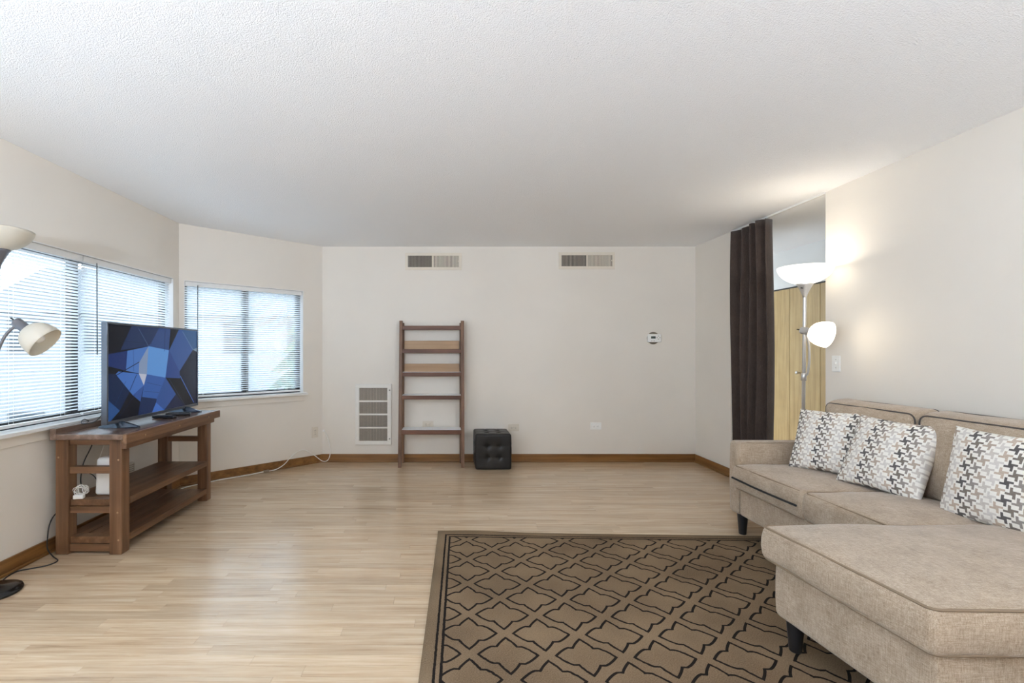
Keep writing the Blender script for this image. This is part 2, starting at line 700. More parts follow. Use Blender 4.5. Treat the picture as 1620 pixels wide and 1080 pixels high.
wr, wall_right = make_wall('wall_right', (RX, 3.585), (RXR, REAR), 'wall_paint', e0=0.0, label='beige wall behind the sofa')
make_wall('wall_rear', (RXR, REAR), (LX, REAR), 'wall_paint')
HX = 4.02
CLO = (0.55, 2.39)      # closet opening along hall wall (from y 6.6 downwards)
wh, wall_hall = make_wall('wall_hall', (HX, 6.6), (HX, 2.4), 'wall_paint_white', [(CLO[0], CLO[1], 0, 2.0)], label='white hallway wall above the closet doors')
make_wall('wall_hall_end', (RX + WT, 6.6), (HX, 6.6), 'wall_paint_white')
make_wall('wall_hall_near', (HX, 2.4), (RX + 0.1, 2.4), 'wall_paint_white')
# closet interior behind the bifold doors
mb = MB()
mb.box(HX + 0.55, HX + 0.6, 4.1, 6.2, 0, H)
struct(mb.build('wall_closet', 'wall_paint_white'))

mb = MB()
mb.prism([(LX - 0.15, REAR - 0.15), (HX + 0.6, REAR - 0.15), (HX + 0.6, 6.75), (-1.5, 6.0), (LX - 0.15, 4.6)], H, H + 0.1)
struct(mb.build('ceiling', 'popcorn_ceiling'), 'white textured popcorn ceiling')

# floor slab + laminate strips
mb = MB()
mb.prism([(LX - 0.15, REAR - 0.15), (HX + 0.6, REAR - 0.15), (HX + 0.6, 6.75), (-1.5, 6.0), (LX - 0.15, 4.6)], -0.12, -0.004)
floor = mb.build('floor', 'plank_joint')
struct(floor, 'pale oak laminate floor laid in narrow strips')


def set_tone(me, v):
    a = me.attributes.new('tone', 'FLOAT', 'POINT')
    a.data.foreach_set('value', v)


PW = 0.0665
planks = []
row = 0
y = REAR
rr = random.Random(3)
while y < BY:
    x = LX - 0.02 - rr.random() * 0.9
    y1 = min(y + PW, BY)
    while x < RX - 0.01:
        L = rr.uniform(0.55, 1.25)
        a, b = max(x, LX - 0.02), min(x + L, RX - 0.002)
        # the bay wall cuts the far left corner
        lim = LX - 0.02 if y1 < CORN[1] else LX - 0.02 + (y1 - CORN[1]) * 1.074
        if b > lim + 0.02:
            planks.append((max(a, lim - 0.03), b, y, y1))
        x += L
    y += PW
vis, rest = [], []
for p in planks:
    ym = (p[2] + p[3]) / 2
    xm0, xm1 = p[0], p[1]
    inside = ym > 1.75 and xm1 > -0.94 * ym and xm0 < 1.2 * ym
    covered = (xm0 > 0.0 and 1.0 < ym < 3.2) or (xm0 > 1.95 and ym < 3.3)
    (vis if inside and not covered else rest).append(p)
vis.sort(key=lambda p: p[2])
rest += vis[300:]
vis = vis[:300]
for (a, b, y0, y1) in vis:
    mb = MB()
    hw, hy = (b - a) / 2 - 0.0004, (y1 - y0) / 2 - 0.0004
    mb.box(-hw, hw, -hy, hy, -0.004, 0)
    o = mb.build('plank', 'laminate_oak', floor, ((a + b) / 2, (y0 + y1) / 2, 0))
    set_tone(o.data, [rr.random()] * 8)
mb = MB()
tones = []
for (a, b, y0, y1) in rest:
    mb.box(a + 0.0004, b - 0.0004, y0 + 0.0004, y1 - 0.0004, -0.004, 0)
    tones += [rr.random()] * 8
# hallway boards
yy = 2.4
while yy < 6.6:
    mb.box(RX + 0.001, HX, yy + 0.0004, yy + PW - 0.0004, -0.004, 0)
    tones += [rr.random()] * 8
    yy += PW
o = stuff(mb.build('planks', 'laminate_oak', floor))
set_tone(o.data, tones)


def baseboard(name, w, s0, s1, mat):
    mb = MB()
    w.box(mb, s0, s1, 0.0, 0.014, 0.0, 0.088)
    o = mb.build(name, mat, bevel=0.003)
    struct(o, 'brown oak baseboard')
    mb = MB()
    w.box(mb, s0, s1, 0.014, 0.028, 0.0, 0.017)
    mb.build('shoe_molding', mat, o, bevel=0.006)
    return o


baseboard('baseboard_left', wl, 0.0, wl.L, 'oak_trim_y')
baseboard('baseboard_bay', wb, 0.0, wb.L - 0.005, 'oak_trim')
baseboard('baseboard_back', wk, 0.0, wk.L, 'oak_trim')
baseboard('baseboard_right_far', wj, 0.0, wj.L, 'oak_trim_y')
baseboard('baseboard_right', wr, 0.0, wr.L, 'oak_trim_y')

# ------------------------------------------------------------------ windows
def window(name, w, s0, s1, mulls, label, sill_over=0.05):
    mb = MB()
    n0, n1 = -0.115, -0.075
    b = 0.045
    w.box(mb, s0, s1, n0, n1, WZ0, WZ0 + b)
    w.box(mb, s0, s1, n0, n1, WZ1 - b, WZ1)
    w.box(mb, s0, s0 + b, n0, n1, WZ0, WZ1)
    w.box(mb, s1 - b, s1, n0, n1, WZ0, WZ1)
    fr = mb.build(name, 'bronze_frame')
    struct(fr, label)
    for m in mulls:
        mb = MB()
        w.box(mb, m - 0.03, m + 0.03, n0, n1, WZ0 + b, WZ1 - b)
        mb.build('mullion', 'bronze_frame', fr)
    ed = [s0 + b] + [k for m in mulls for k in (m - 0.03, m + 0.03)] + [s1 - b]
    for k in range(0, len(ed), 2):
        mb = MB()
        w.box(mb, ed[k], ed[k + 1], -0.097, -0.093, WZ0 + b, WZ1 - b)
        mb.build('pane', 'window_glass', fr)
    # white lining of the reveal
    mb = MB()
    w.box(mb, s0, s0 + 0.006, -0.075, 0.0, WZ0, WZ1)
    w.box(mb, s1 - 0.006, s1, -0.075, 0.0, WZ0, WZ1)
    w.box(mb, s0 + 0.006, s1 - 0.006, -0.075, 0.0, WZ1 - 0.006, WZ1)
    mb.build('reveal_lining', 'trim_white', fr)
    mb = MB()
    w.box(mb, s0 - sill_over, s1 + sill_over, -0.075, 0.055, WZ0 - 0.022, WZ0 + 0.003)
    mb.build('window_sill', 'trim_white', fr, bevel=0.005)
    mb = MB()
    w.box(mb, s0 - sill_over + 0.02, s1 + sill_over - 0.02, 0.0, 0.012, WZ0 - 0.085, WZ0 - 0.022)
    mb.build('sill_apron', 'wall_paint', fr, bevel=0.003)
    return fr


MUL1 = 3.30 - REAR
window('window_1', wl, W1S[0], W1S[1], [MUL1], 'wide bronze-framed window behind the television', 0.03)
window('window_2', wb, W2S[0], W2S[1], [0.636], 'smaller bronze-framed sliding window in the angled wall', 0.03)
# window added out of view to let in more daylight
mb = MB()
for (a, b) in ((PDS[0], PDS[0] + 0.05), ((PDS[0] + PDS[1]) / 2 - 0.03, (PDS[0] + PDS[1]) / 2 + 0.03), (PDS[1] - 0.05, PDS[1])):
    wl.box(mb, a, b, -0.11, -0.06, 0.55, 2.2)
wl.box(mb, PDS[0], PDS[1], -0.11, -0.06, 0.55, 0.60)
wl.box(mb, PDS[0], PDS[1], -0.11, -0.06, 2.15, 2.2)
pd = struct(mb.build('fill_window', 'bronze_frame'), 'added unseen window letting in fill daylight')
mb = MB()
wl.box(mb, PDS[0] + 0.05, PDS[1] - 0.05, -0.088, -0.084, 0.60, 2.15)
mb.build('pane', 'clear_glass', pd)


# portals so that the sky's light is sampled through the openings (facing into the room)
def wall_portal(w, s0, s1, z0, z1):
    ang = math.atan2(w.n.y, w.n.x)
    # area light looks along -Z: rotate so that -Z points along +n
    portal(w.P((s0 + s1) / 2, -0.16, (z0 + z1) / 2), (math.radians(90), 0, ang - math.radians(90)), s1 - s0, z1 - z0)


wall_portal(wl, W1S[0], W1S[1], WZ0, WZ1)
wall_portal(wb, W2S[0], W2S[1], WZ0, WZ1)
wall_portal(wl, PDS[0], PDS[1], 0.55, 2.2)


# ------------------------------------------------------------------ blinds
def blind(w, s0, s1, label, wand_s, pitch=0.0215, tilt=27.0):
    base = w.P((s0 + s1) / 2, -0.035, WZ0)
    ang = math.atan2(w.d.y, w.d.x)
    root = thing('mini_blind', label, 'blind', base, (0, 0, ang))      # local x along the wall, -y into the room
    Lh = (s1 - s0) / 2
    ztop = WZ1 - WZ0 - 0.008
    mb = MB()
    mb.box(-Lh, Lh, -0.022, 0.014, ztop - 0.042, ztop)
    mb.build('head_rail', 'trim_white', root, bevel=0.003)
    mb = MB()
    a = math.radians(tilt)
    N = 4
    vs, fs = [], []
    for i in range(N + 1):
        q = i / N * 2 - 1
        yy = q * 0.0125
        zc = 0.0018 * (1 - q * q)
        # room edge (-y) high, outer edge low
        py = yy * math.cos(a) + zc * math.sin(a)
        pz = -yy * math.sin(a) + zc * math.cos(a)
        vs += [(-Lh + 0.004, py, pz), (Lh - 0.004, py, pz)]
    for i in range(N):
        fs.append((2 * i, 2 * i + 1, 2 * i + 3, 2 * i + 2))
    mb.add(vs, fs, True)
    first = None
    z = ztop - 0.06
    zb = 0.05
    while z > zb:
        if first is None:
            first = mb.build('slat', 'blind_slat', root, (0, 0, z))
        else:
            share('slat', first, root, (0, 0, z))
        z -= pitch
    mb = MB()
    mb.box(-Lh + 0.004, Lh - 0.004, -0.012, 0.012, 0.018, 0.036)
    mb.build('bottom_rail', 'trim_white', root, bevel=0.003)
    for k in (-0.72, 0.0, 0.72) if Lh > 0.4 else (-0.6, 0.6):
        mb = MB()
        mb.tube([(k * Lh, -0.0135, 0.03), (k * Lh, -0.0135, ztop - 0.04)], 0.0009, 5)
        mb.tube([(k * Lh, 0.0135, 0.03), (k * Lh, 0.0135, ztop - 0.04)], 0.0009, 5)
        mb.build('ladder_cord', 'white_cord', root)
    mb = MB()
    x = wand_s - (s0 + s1) / 2
    mb.tube([(x, -0.03, ztop - 0.03), (x, -0.032, ztop - 0.68)], 0.004, 8)
    mb.build('tilt_wand', 'sensor_grey', root)
    return root


blind(wl, W1S[0] + 0.012, MUL1 - 0.006, 'white mini blind behind the unlit floor lamp, nearer half of wide window', W1S[0] + 0.15)
blind(wl, MUL1 + 0.006, W1S[1] - 0.012, 'white mini blind behind the television, farther half of wide window', MUL1 + 0.115)
blind(wb, W2S[0] + 0.012, W2S[1] - 0.012, 'white mini blind on the smaller window in the angled wall', 0.163)

# ------------------------------------------------------------------ outdoors
mb = MB()
mb.box(-70, LX - 0.4, -30, 80, -3.3, -3.2)
struct(mb.build('ground', 'asphalt'), 'pale paved ground outside the windows')


def house(loc, rz, sx, sy, eave, ridge, label, mat, wins):
    r = thing('townhouse', label, 'building', loc, (0, 0, rz))
    z0 = -3.2
    mb = MB()
    mb.box(-sx / 2, sx / 2, -sy / 2, sy / 2, 0, eave - z0)
    mb.build('wall', mat, r)
    mb = MB()
    e = eave - z0
    rd = ridge - z0
    x, yv = sx / 2 + 0.4, sy / 2 + 0.4
    vs = [(-x, -yv, e - 0.1), (x, -yv, e - 0.1), (x, yv, e - 0.1), (-x, yv, e - 0.1), (-x, 0, rd), (x, 0, rd)]
    mb.add(vs, [(0, 1, 5, 4), (2, 3, 4, 5), (0, 4, 3), (1, 2, 5), (3, 2, 1, 0)])
    mb.build('roof', 'roof_grey', r)
    for k in range(wins):
        cxw = -sx / 2 + (k + 0.5) * sx / wins
        for zc in (1.75, -1.3):
            mb = MB()
            mb.box(cxw - 0.5, cxw + 0.5, -sy / 2 - 0.06, -sy / 2 + 0.02, zc - 0.55 - z0, zc + 0.55 - z0)
            wn = mb.build('window', 'siding_white' if mat == 'siding_grey' else 'roof_grey', r)
            mb = MB()
            mb.box(cxw - 0.42, cxw + 0.42, -sy / 2 - 0.075, -sy / 2 - 0.055, zc - 0.47 - z0, zc + 0.47 - z0)
            mb.build('pane', 'house_glass', wn)
    return r


house((-9.5, 21, -3.2), math.radians(14), 13, 8, 2.6, 4.6, 'pale house with a row of windows seen through the smaller blind', 'siding_white', 6)
house((-27, 8.5, -3.2), math.radians(66), 17, 8, 3.0, 5.2, 'grey house seen through the wide window blinds', 'siding_grey', 6)


def fir(loc, h, r, label):
    root = thing('fir_tree', label, 'tree', loc)
    rg = random.Random(int(h * 100))
    mb = MB()
    mb.tube([(0, 0, 0), (0, 0, h * 0.8)], 0.1, 8, radii=[0.13, 0.04])
    mb.build('trunk', 'bark', root)
    mb = MB()
    for L in range(11):
        f = L / 11
        z = h * (0.12 + 0.84 * f)
        R = r * (1 - f) + 0.12
        n = 14
        vs = [(0, 0, z + h * 0.14)]
        for k in range(n * 2):
            a = math.pi * k / n + f * 3
            q = R * (1.0 if k % 2 == 0 else 0.6) * rg.uniform(0.8, 1.15)
            vs.append((q * math.cos(a), q * math.sin(a), z - (0.22 * R if k % 2 == 0 else 0)))
        mb.add(vs, [(0, 1 + k, 1 + (k + 1) % (2 * n)) for k in range(2 * n)])
    mb.build('foliage', 'fir_green', root)


fir((-4.3, 15.0, -3.2), 6.9, 1.9, 'dark fir tree beyond the smaller window, on its right')
fir((-20.0, 24.0, -3.2), 6.2, 1.9, 'fir tree between the two houses outside')
fir((-14.2, 11.0, -3.2), 4.2, 1.6, 'low fir tree in front of the grey house outside')

# ------------------------------------------------------------------ wall fittings
def register(X0, X1, Z0, Z1, label, div, left_dark):
    r = thing('air_register', label, 'vent', ((X0 + X1) / 2, BY, Z0), group='air registers high on the end wall')
    hw, hh = (X1 - X0) / 2, Z1 - Z0
    mx, mz = 0.032, 0.032
    mb = MB()
    y0, y1 = -0.010, 0.0
    for (a, b, c, d) in ((-hw, hw, 0, mz), (-hw, hw, hh - mz, hh), (-hw, -hw + mx, mz, hh - mz), (hw - mx, hw, mz, hh - mz), (div - 0.007, div + 0.007, mz, hh - mz)):
        mb.box(a, b, y0, y1, c, d)
    mb.build('face_frame', 'vent_cream', r, bevel=0.002)
    mb = MB()
    mb.box(-hw + mx, hw - mx, -0.0015, -0.0005, mz, hh - mz)
    mb.build('duct_back', 'vent_dark', r)
    for (a, b, open_) in ((-hw + mx, div - 0.007, left_dark), (div + 0.007, hw - mx, False)):
        mb = MB()
        x = a + 0.006
        while x < b - 0.004:
            w_ = 0.0028 if open_ else 0.0040
            mb.box(x - w_, x + w_, -0.008, -0.002, mz, hh - mz)
            x += 0.0138
        stuff(mb.build('louvers', 'vent_blade' if open_ else 'vent_cream', r))
    mb = MB()
    mb.box(hw - mx - 0.012, hw - mx - 0.002, -0.022, -0.009, hh / 2 - 0.006, hh / 2 + 0.006)
    mb.build('damper_lever', 'vent_cream', r)
    return r


register(-0.459, 0.182, 2.174, 2.368, 'cream air register above the ladder shelf', -0.008, True)
register(1.282, 1.920, 2.184, 2.374, 'cream air register nearer the curtain, its left half dark', 0.0, True)

# tall return grille low on the wall
r = thing('return_grille', 'tall white return air grille on the wall left of ladder shelf', 'vent', (-0.8185, BY, 0.194))
mb = MB()
hw, hh = 0.2045, 0.689
fw = 0.045
mb.box(-hw, hw, -0.022, 0, 0, fw)
mb.box(-hw, hw, -0.022, 0, hh - fw, hh)
mb.box(-hw, -hw + fw, -0.022, 0, fw, hh - fw)
mb.box(hw - fw, hw, -0.022, 0, fw, hh - fw)
mb.build('frame', 'vent_white', r, bevel=0.003)
mb = MB()
mb.box(-hw + fw, hw - fw, -0.004, -0.001, fw, hh - fw)
mb.build('filter_back', 'vent_dark', r)
sec = (hh - 2 * fw) / 4
for k in range(1, 4):
    mb = MB()
    mb.box(-hw + fw, hw - fw, -0.021, -0.004, fw + sec * k - 0.009, fw + sec * k + 0.009)
    mb.build('crossbar', 'vent_white', r, bevel=0.002)
for k in range(4):
    mb = MB()
    x = -hw + fw + 0.006
    while x < hw - fw:
        mb.box(x - 0.0038, x + 0.0038, -0.016, -0.005, fw + sec * k, fw + sec * (k + 1))
        x += 0.0125
    stuff(mb.build('louvers', 'vent_blade', r))
for z in (0.07, hh - 0.07):
    mb = MB()
    mb.lathe([(0.008, 0), (0.008, 0.004), (0.004, 0.006)], 12, Matrix.Translation((hw - 0.02, -0.022, z)) @ Matrix.Rotation(math.radians(90), 4, 'X'))
    mb.build('latch', 'screw_metal', r)


def wall_obj(name, label, cat, w, s, z, group=None):
    ang = math.atan2(w.d.y, w.d.x)
    p = w.P(s, 0, z)
    return thing(name, label, cat, p, (0, 0, ang), group)     # local x along wall, -y into the room


def outlet(w, s, z, label, mat, horiz):
    r = wall_obj('wall_outlet', label, 'outlet', w, s, z)
    a, b = (0.0615, 0.04) if horiz else (0.038, 0.06)
    mb = MB()
    mb.box(-a, a, -0.006, 0, -b, b)
    mb.build('cover_plate', mat, r, bevel=0.002)
    for q in (-0.021, 0.021):
        mb = MB()
        cx_, cz_ = (q, 0) if horiz else (0, q)
        mb.lathe([(0.016, 0), (0.016, 0.003), (0.0145, 0.004)], 16, Matrix.Translation((cx_, -0.005, cz_)) @ Matrix.Rotation(math.radians(90), 4, 'X'))
        rc = mb.build('receptacle', mat, r)
        mb = MB()
        for e in (-0.006, 0.006):
            if horiz:
                mb.box(cx_ - 0.004, cx_ + 0.004, -0.0098, -0.0085, e - 0.001, e + 0.001)
            else:
                mb.box(e - 0.001, e + 0.001, -0.0098, -0.0085, cz_ - 0.004, cz_ + 0.004)
        mb.build('slots', 'slot_dark', rc)
    mb = MB()
    mb.lathe([(0.003, 0), (0.003, 0.002)], 8, Matrix.Translation((0, -0.005, 0)) @ Matrix.Rotation(math.radians(90), 4, 'X'))
    mb.build('screw', 'screw_metal', r)
    return r


outlet(wk, 1.705 + 1.40, 0.405, 'white outlet alone on the wall right of ottoman', 'white_plastic', True)
outlet(wk, 0.773 + 1.40, 0.387, 'beige painted outlet half hidden behind the ottoman', 'plate_painted', True)
outlet(wk, -0.20 + 1.40, 0.42, 'white outlet behind the lowest ladder shelf', 'plate_painted', True)
outlet(wb, 1.374, 0.345, 'upright outlet on the angled wall beside the white cord', 'plate_painted', False)
# perforated plate low on the left wall behind the stand
r = wall_obj('vented_wall_plate', 'small vented wall plate low behind the television stand', 'wall plate', wl, 3.725 - REAR, 0.34)
mb = MB()
mb.box(-0.055, 0.055, -0.03, 0, -0.045, 0.045)
mb.build('housing', 'plate_painted', r, bevel=0.004)
mb = MB()
for i in range(6):
    for j in range(5):
        mb.box(-0.045 + i * 0.016, -0.036 + i * 0.016, -0.0315, -0.0295, -0.035 + j * 0.015, -0.027 + j * 0.015)
mb.build('perforations', 'coupler_tan', r)

# light switch
r = wall_obj('light_switch', 'white light switch on the wall right of the lit lamp', 'switch', wr, 0.105, 1.164)
mb = MB()
mb.box(-0.037, 0.037, -0.006, 0, -0.058, 0.058)
mb.build('cover_plate', 'white_plastic', r, bevel=0.002)
mb = MB()
mb.box(-0.006, 0.006, -0.016, -0.005, -0.006, 0.012)
mb.build('toggle', 'white_plastic', r, bevel=0.002)
for z in (-0.03, 0.03):
    mb = MB()
    mb.lathe([(0.003, 0), (0.003, 0.002)], 8, Matrix.Translation((0, -0.005, z)) @ Matrix.Rotation(math.radians(90), 4, 'X'))
    mb.build('screw', 'screw_metal', r)

# thermostat
r = wall_obj('thermostat', 'white thermostat over a round trim plate', 'thermostat', wk, 2.361 + 1.40, 1.402)
mb = MB()
mb.lathe([(0.070, 0), (0.070, 0.004), (0.066, 0.006)], 32, Matrix.Translation((-0.005, 0, 0)) @ Matrix.Rotation(math.radians(90), 4, 'X'))
mb.build('trim_plate', 'trim_ring', r)
mb = MB()
mb.box(-0.075, 0.075, -0.034, -0.005, -0.046, 0.046)
mb.build('case', 'white_plastic', r, bevel=0.008, bseg=3)
mb = MB()
mb.box(-0.043, 0.008, -0.0352, -0.0335, -0.006, 0.020)
mb.build('display', 'lcd', r)
for (x, z) in ((0.04, 0.022), (0.04, -0.012), (0.024, 0.005), (0.056, 0.005), (-0.035, -0.032), (-0.01, -0.032)):
    mb = MB()
    mb.box(x - 0.006, x + 0.006, -0.0365, -0.0335, z - 0.004, z + 0.004)
    mb.build('button', 'vent_blade', r, bevel=0.001)

# ------------------------------------------------------------------ hallway: closet doors
r = thing('closet_door', 'pair of golden oak bifold closet doors in the hallway', 'door', (HX, 5.609, 0))
pw = 0.46
for k, ya in enumerate((5.609 - 2 * pw, 5.609 - pw, 5.609)):
    mb = MB()
    mb.box(-0.005, 0.028, ya - 5.609 + 0.003, ya - 5.609 + pw - 0.003, 0.012, 1.982)
    dp = mb.build('door_panel', 'closet_oak', r, bevel=0.002)
    if k == 1:
        mb = MB()
        X = Matrix.Translation((-0.005, 5.448 - 5.609, 1.01)) @ Matrix.Rotation(math.radians(-90), 4, 'Y')
        mb.lathe([(0.010, 0), (0.010, 0.004), (0.007, 0.010), (0.007, 0.022), (0.016, 0.028), (0.019, 0.036), (0.015, 0.043), (0.0, 0.045)], 20, X)
        mb.build('knob', 'steel', dp)
mb = MB()
mb.box(0.0, 0.03, 5.609 + pw - 5.609 + 0.003, 5.609 + pw - 5.609 - 0.003 + 0.46, 0.012, 1.982)
mb.build('door_panel', 'closet_oak', r, bevel=0.002)

mb = MB()
mb.box(0.002, 0.03, -2 * pw, 2 * pw, 1.985, 1.9995)
mb.build('track', 'slot_dark', r)

# fill lamp added to brighten the hallway (behind the wall, out of view)
def hall_fill_lamp(loc, watts, label, col, rad=0.17):
    r = thing('hall_fill_lamp', label, 'lamp', loc)
    mb = MB()
    mb.lathe([(rad * 1.05, 0.0), (rad * 1.05, -0.02), (rad, -0.03)], 32)
    mb.build('lamp_pan', 'white_plastic', r)
    mb = MB()
    mb.lathe([(rad * 0.98, -0.03), (rad * 0.9, -0.06), (rad * 0.6, -0.09), (rad * 0.2, -0.1), (0.0, -0.1)], 32)
    mb.build('glass_bowl', 'diffuser_lit', r)
    l = bpy.data.lights.new('hall_fill_light', 'POINT')
    l.energy = watts
    l.color = col
    l.shadow_soft_size = rad
    o = bpy.data.objects.new('hall_fill_light', l)
    COL.objects.link(o)
    o.parent = r
    o.location = (0, 0, -0.32)


hall_fill_lamp((3.5, 3.3, H), HALL_FILL_W, 'added unseen fill lamp on the hallway ceiling', (1.0, 0.96, 0.92))

# ------------------------------------------------------------------ curtain and its track
mb = MB()
mb.box(RX - 0.010, RX + 0.012, 3.59, 4.775, H - 0.014, H)
tag(mb.build('curtain_track', 'trim_white'), 'thin white ceiling track for the brown curtain', 'curtain track')
r = thing('curtain', 'dark brown velvet curtain bunched at the hallway opening', 'curtain', (RX - 0.035, 4.42, 0))
NF, NZ = 120, 30
vs, fs = [], []
for j in range(NZ + 1):
    tz = j / NZ
    for i in range(NF + 1):
        q = i / NF
        ph = q * 2 * math.pi * 4.6 + 0.5 * math.sin(q * 7)
        amp = 0.052 + 0.012 * math.sin(q * 9 + 1)
        sp = 0.26 + 0.015 * math.sin(tz * 2.2)
        y_ = (0.5 - q) * 2 * sp
        x_ = amp * math.sin(ph) + 0.010 * math.sin(tz * 5 + q * 6)
        ztop = 2.415 - 0.018 * abs(math.sin(q * math.pi * 4.6))
        z_ = 0.03 + (ztop - 0.03) * tz
        vs.append((x_, y_ + 0.014 * math.cos(ph) * (1 - 0.3 * tz), z_))
for j in range(NZ):
    for i in range(NF):
        a = j * (NF + 1) + i
        fs.append((a, a + 1, a + NF + 2, a + NF + 1))
mb = MB()
mb.add(vs, fs, True)
o = mb.build('curtain_panel', 'curtain_fabric', r)
sd = o.modifiers.new('thickness', 'SOLIDIFY')
sd.thickness = 0.004
for k in range(6):
    q = (k + 0.4) / 6
    mb = MB()
    yk = (0.5 - q) * 0.52
    mb.box(0.028, 0.040, yk - 0.006, yk + 0.006, 2.39, 2.426)
    mb.build('hook', 'curtain_clip', r)

# ------------------------------------------------------------------ ladder shelf
SX0, SX1 = -0.513, 0.204
r = thing('ladder_shelf', 'leaning brown wooden ladder shelf with white boards', 'shelf', ((SX0 + SX1) / 2, 5.28, 0))
SW = (SX1 - SX0) / 2


def yf(z):      # depth of the front legs (lean back with height), local to y = 5.28
    return 5.165 + 0.155 * z / 1.59 - 5.28


def slant_leg(x0, x1, z0, z1, thick=0.045):
    mb = MB()
    mb.hexa([(x0, yf(z0), z0), (x1, yf(z0), z0), (x1, yf(z0) + thick, z0), (x0, yf(z0) + thick, z0),
             (x0, yf(z1), z1), (x1, yf(z1), z1), (x1, yf(z1) + thick, z1), (x0, yf(z1) + thick, z1)])
    return mb


LT = 0.036
for sx in (-1, 1):
    x0, x1 = (-SW, -SW + LT) if sx < 0 else (SW - LT, SW)
    slant_leg(x0, x1, 0, 1.592).build('front_leg', 'shelf_wood_z', r, bevel=0.003)
    mb = MB()
    x0, x1 = (-SW + 0.012, -SW + 0.012 + LT) if sx < 0 else (SW - 0.012 - LT, SW - 0.012)
    mb.box(x0, x1, 5.385 - 5.28, 5.42 - 5.28, 0, 1.572)
    mb.build('rear_leg', 'shelf_wood_z', r, bevel=0.003)
IN = SW - LT
for k, (zt, hh) in enumerate(((0.397, 0.046), (0.769, 0.042), (1.021, 0.044), (1.277, 0.044), (1.535, 0.046))):
    mb = MB()
    ya = yf(zt)
    mb.box(-IN, IN, ya, ya + 0.022, zt - hh, zt)
    rail = mb.build('front_rail', 'shelf_wood_x', r, bevel=0.002)
    if k < 4:
        mb = MB()
        mb.box(-IN + 0.001, IN - 0.001, ya + 0.022, 5.42 - 5.28, zt - 0.018, zt + (0.003 if k in (0, 1, 2) else -0.002))
        mb.build('shelf_board', 'shelf_white', r, bevel=0.001)
    if k in (2, 3):
        mb = MB()
        mb.box(-IN + 0.016, IN - 0.016, 5.362 - 5.28, 5.378 - 5.28, zt, zt + 0.093)
        mb.build('back_lip', 'shelf_lip', r, bevel=0.002)
    if k == 4:
        mb = MB()
        mb.box(-IN + 0.02, IN - 0.02, 5.395 - 5.28, 5.415 - 5.28, zt - 0.03, zt)
        mb.build('rear_rail', 'shelf_wood_x', r, bevel=0.002)
    for sx in (-1, 1):
        mb = MB()
        xa = sx * (SW - LT / 2 - 0.008)
        mb.box(xa - 0.009, xa + 0.009, ya + 0.045, 5.386 - 5.28, zt - 0.05, zt - 0.02)
        mb.build('side_rung', 'shelf_wood_z', r)

# ------------------------------------------------------------------ cushions
def rounded_box_mesh(hx, hy, hz, r, crown=0.0, bulge=0.0, n=(14, 14, 4), wob=0.0, seed=0.0, corner=None):
    """closed rounded box centred on the origin; crown lifts the top, bulge pushes the sides"""
    def axis(h, k):
        inner = [-(h - r) + 2 * (h - r) * i / k for i in range(k + 1)]
        e = [r * (1 - math.cos(math.pi / 2 * i / 4)) for i in range(4)]      # 0..r
        lo = [-h + r * (1 - math.cos(math.radians(90 * i / 4))) for i in range(4)]
        return lo + inner + [-q for q in reversed(lo)]
    ax = [axis(hx, n[0]), axis(hy, n[1]), axis(hz, n[2])]
    H3 = (hx, hy, hz)
    vmap, vs, fs = {}, [], []

    def vert(p):
        key = tuple(round(c, 6) for c in p)
        if key in vmap:
            return vmap[key]
        q = [max(-(H3[i] - r), min(H3[i] - r, p[i])) for i in range(3)]
        d = Vector([p[i] - q[i] for i in range(3)])
        if d.length > 1e-9:
            d = d.normalized() * r
        w = Vector(q) + d
        u, v_, z_ = w.x / hx, w.y / hy, w.z / hz
        k = max(0.0, 1 - abs(u) ** 2.5) * max(0.0, 1 - abs(v_) ** 2.5)
        if crown:
            w.z += crown * k * max(0.0, z_)
        if bulge:
            b = 1 - z_ * z_
            w.x += bulge * b * (u ** 3)
            w.y += bulge * b * (v_ ** 3)
        if wob:
            nn = noise.noise(Vector((w.x * 6 + seed, w.y * 6, w.z * 6)))
            w += d.normalized() * nn * wob if d.length > 1e-9 else Vector((0, 0, nn * wob))
        vmap[key] = len(vs)
        vs.append(w)
        return vmap[key]

    for a in range(3):
        b, c = (a + 1) % 3, (a + 2) % 3
        for s in (-1, 1):
            for i in range(len(ax[b]) - 1):
                for j in range(len(ax[c]) - 1):
                    quad = []
                    for (ii, jj) in ((i, j), (i + 1, j), (i + 1, j + 1), (i, j + 1)):
                        p = [0, 0, 0]
                        p[a] = s * H3[a]
                        p[b] = ax[b][ii]
                        p[c] = ax[c][jj]
                        quad.append(vert(p))
                    if s < 0:
                        quad.reverse()
                    fs.append(tuple(quad))
    return vs, fs


def rrect_path(hx, hy, r, z, n=6, k=10):
    pts = []
    for (cx_, cy_, a0) in ((hx - r, hy - r, 0), (-hx + r, hy - r, 90), (-hx + r, -hy + r, 180), (hx - r, -hy + r, 270)):
        for i in range(n + 1):
            a = math.radians(a0 + 90 * i / n)
            pts.append(Vector((cx_ + r * math.cos(a), cy_ + r * math.sin(a), z)))
    out = []
    m = len(pts)
    for i in range(m):
        a, b = pts[i], pts[(i + 1) % m]
        d = (b - a).length
        st = max(1, int(d / 0.06))
        for j in range(st):
            out.append(a.lerp(b, j / st))
    return out


def bilinear(quad, u, v):
    """quad: (-x-y), (+x-y), (+x+y), (-x+y) plan corners; u, v in -1..1"""
    a, b, c, d = [Vector((p[0], p[1], 0)) for p in quad]
    s, t_ = (u + 1) / 2, (v + 1) / 2
    return a * (1 - s) * (1 - t_) + b * s * (1 - t_) + c * s * t_ + d * (1 - s) * t_


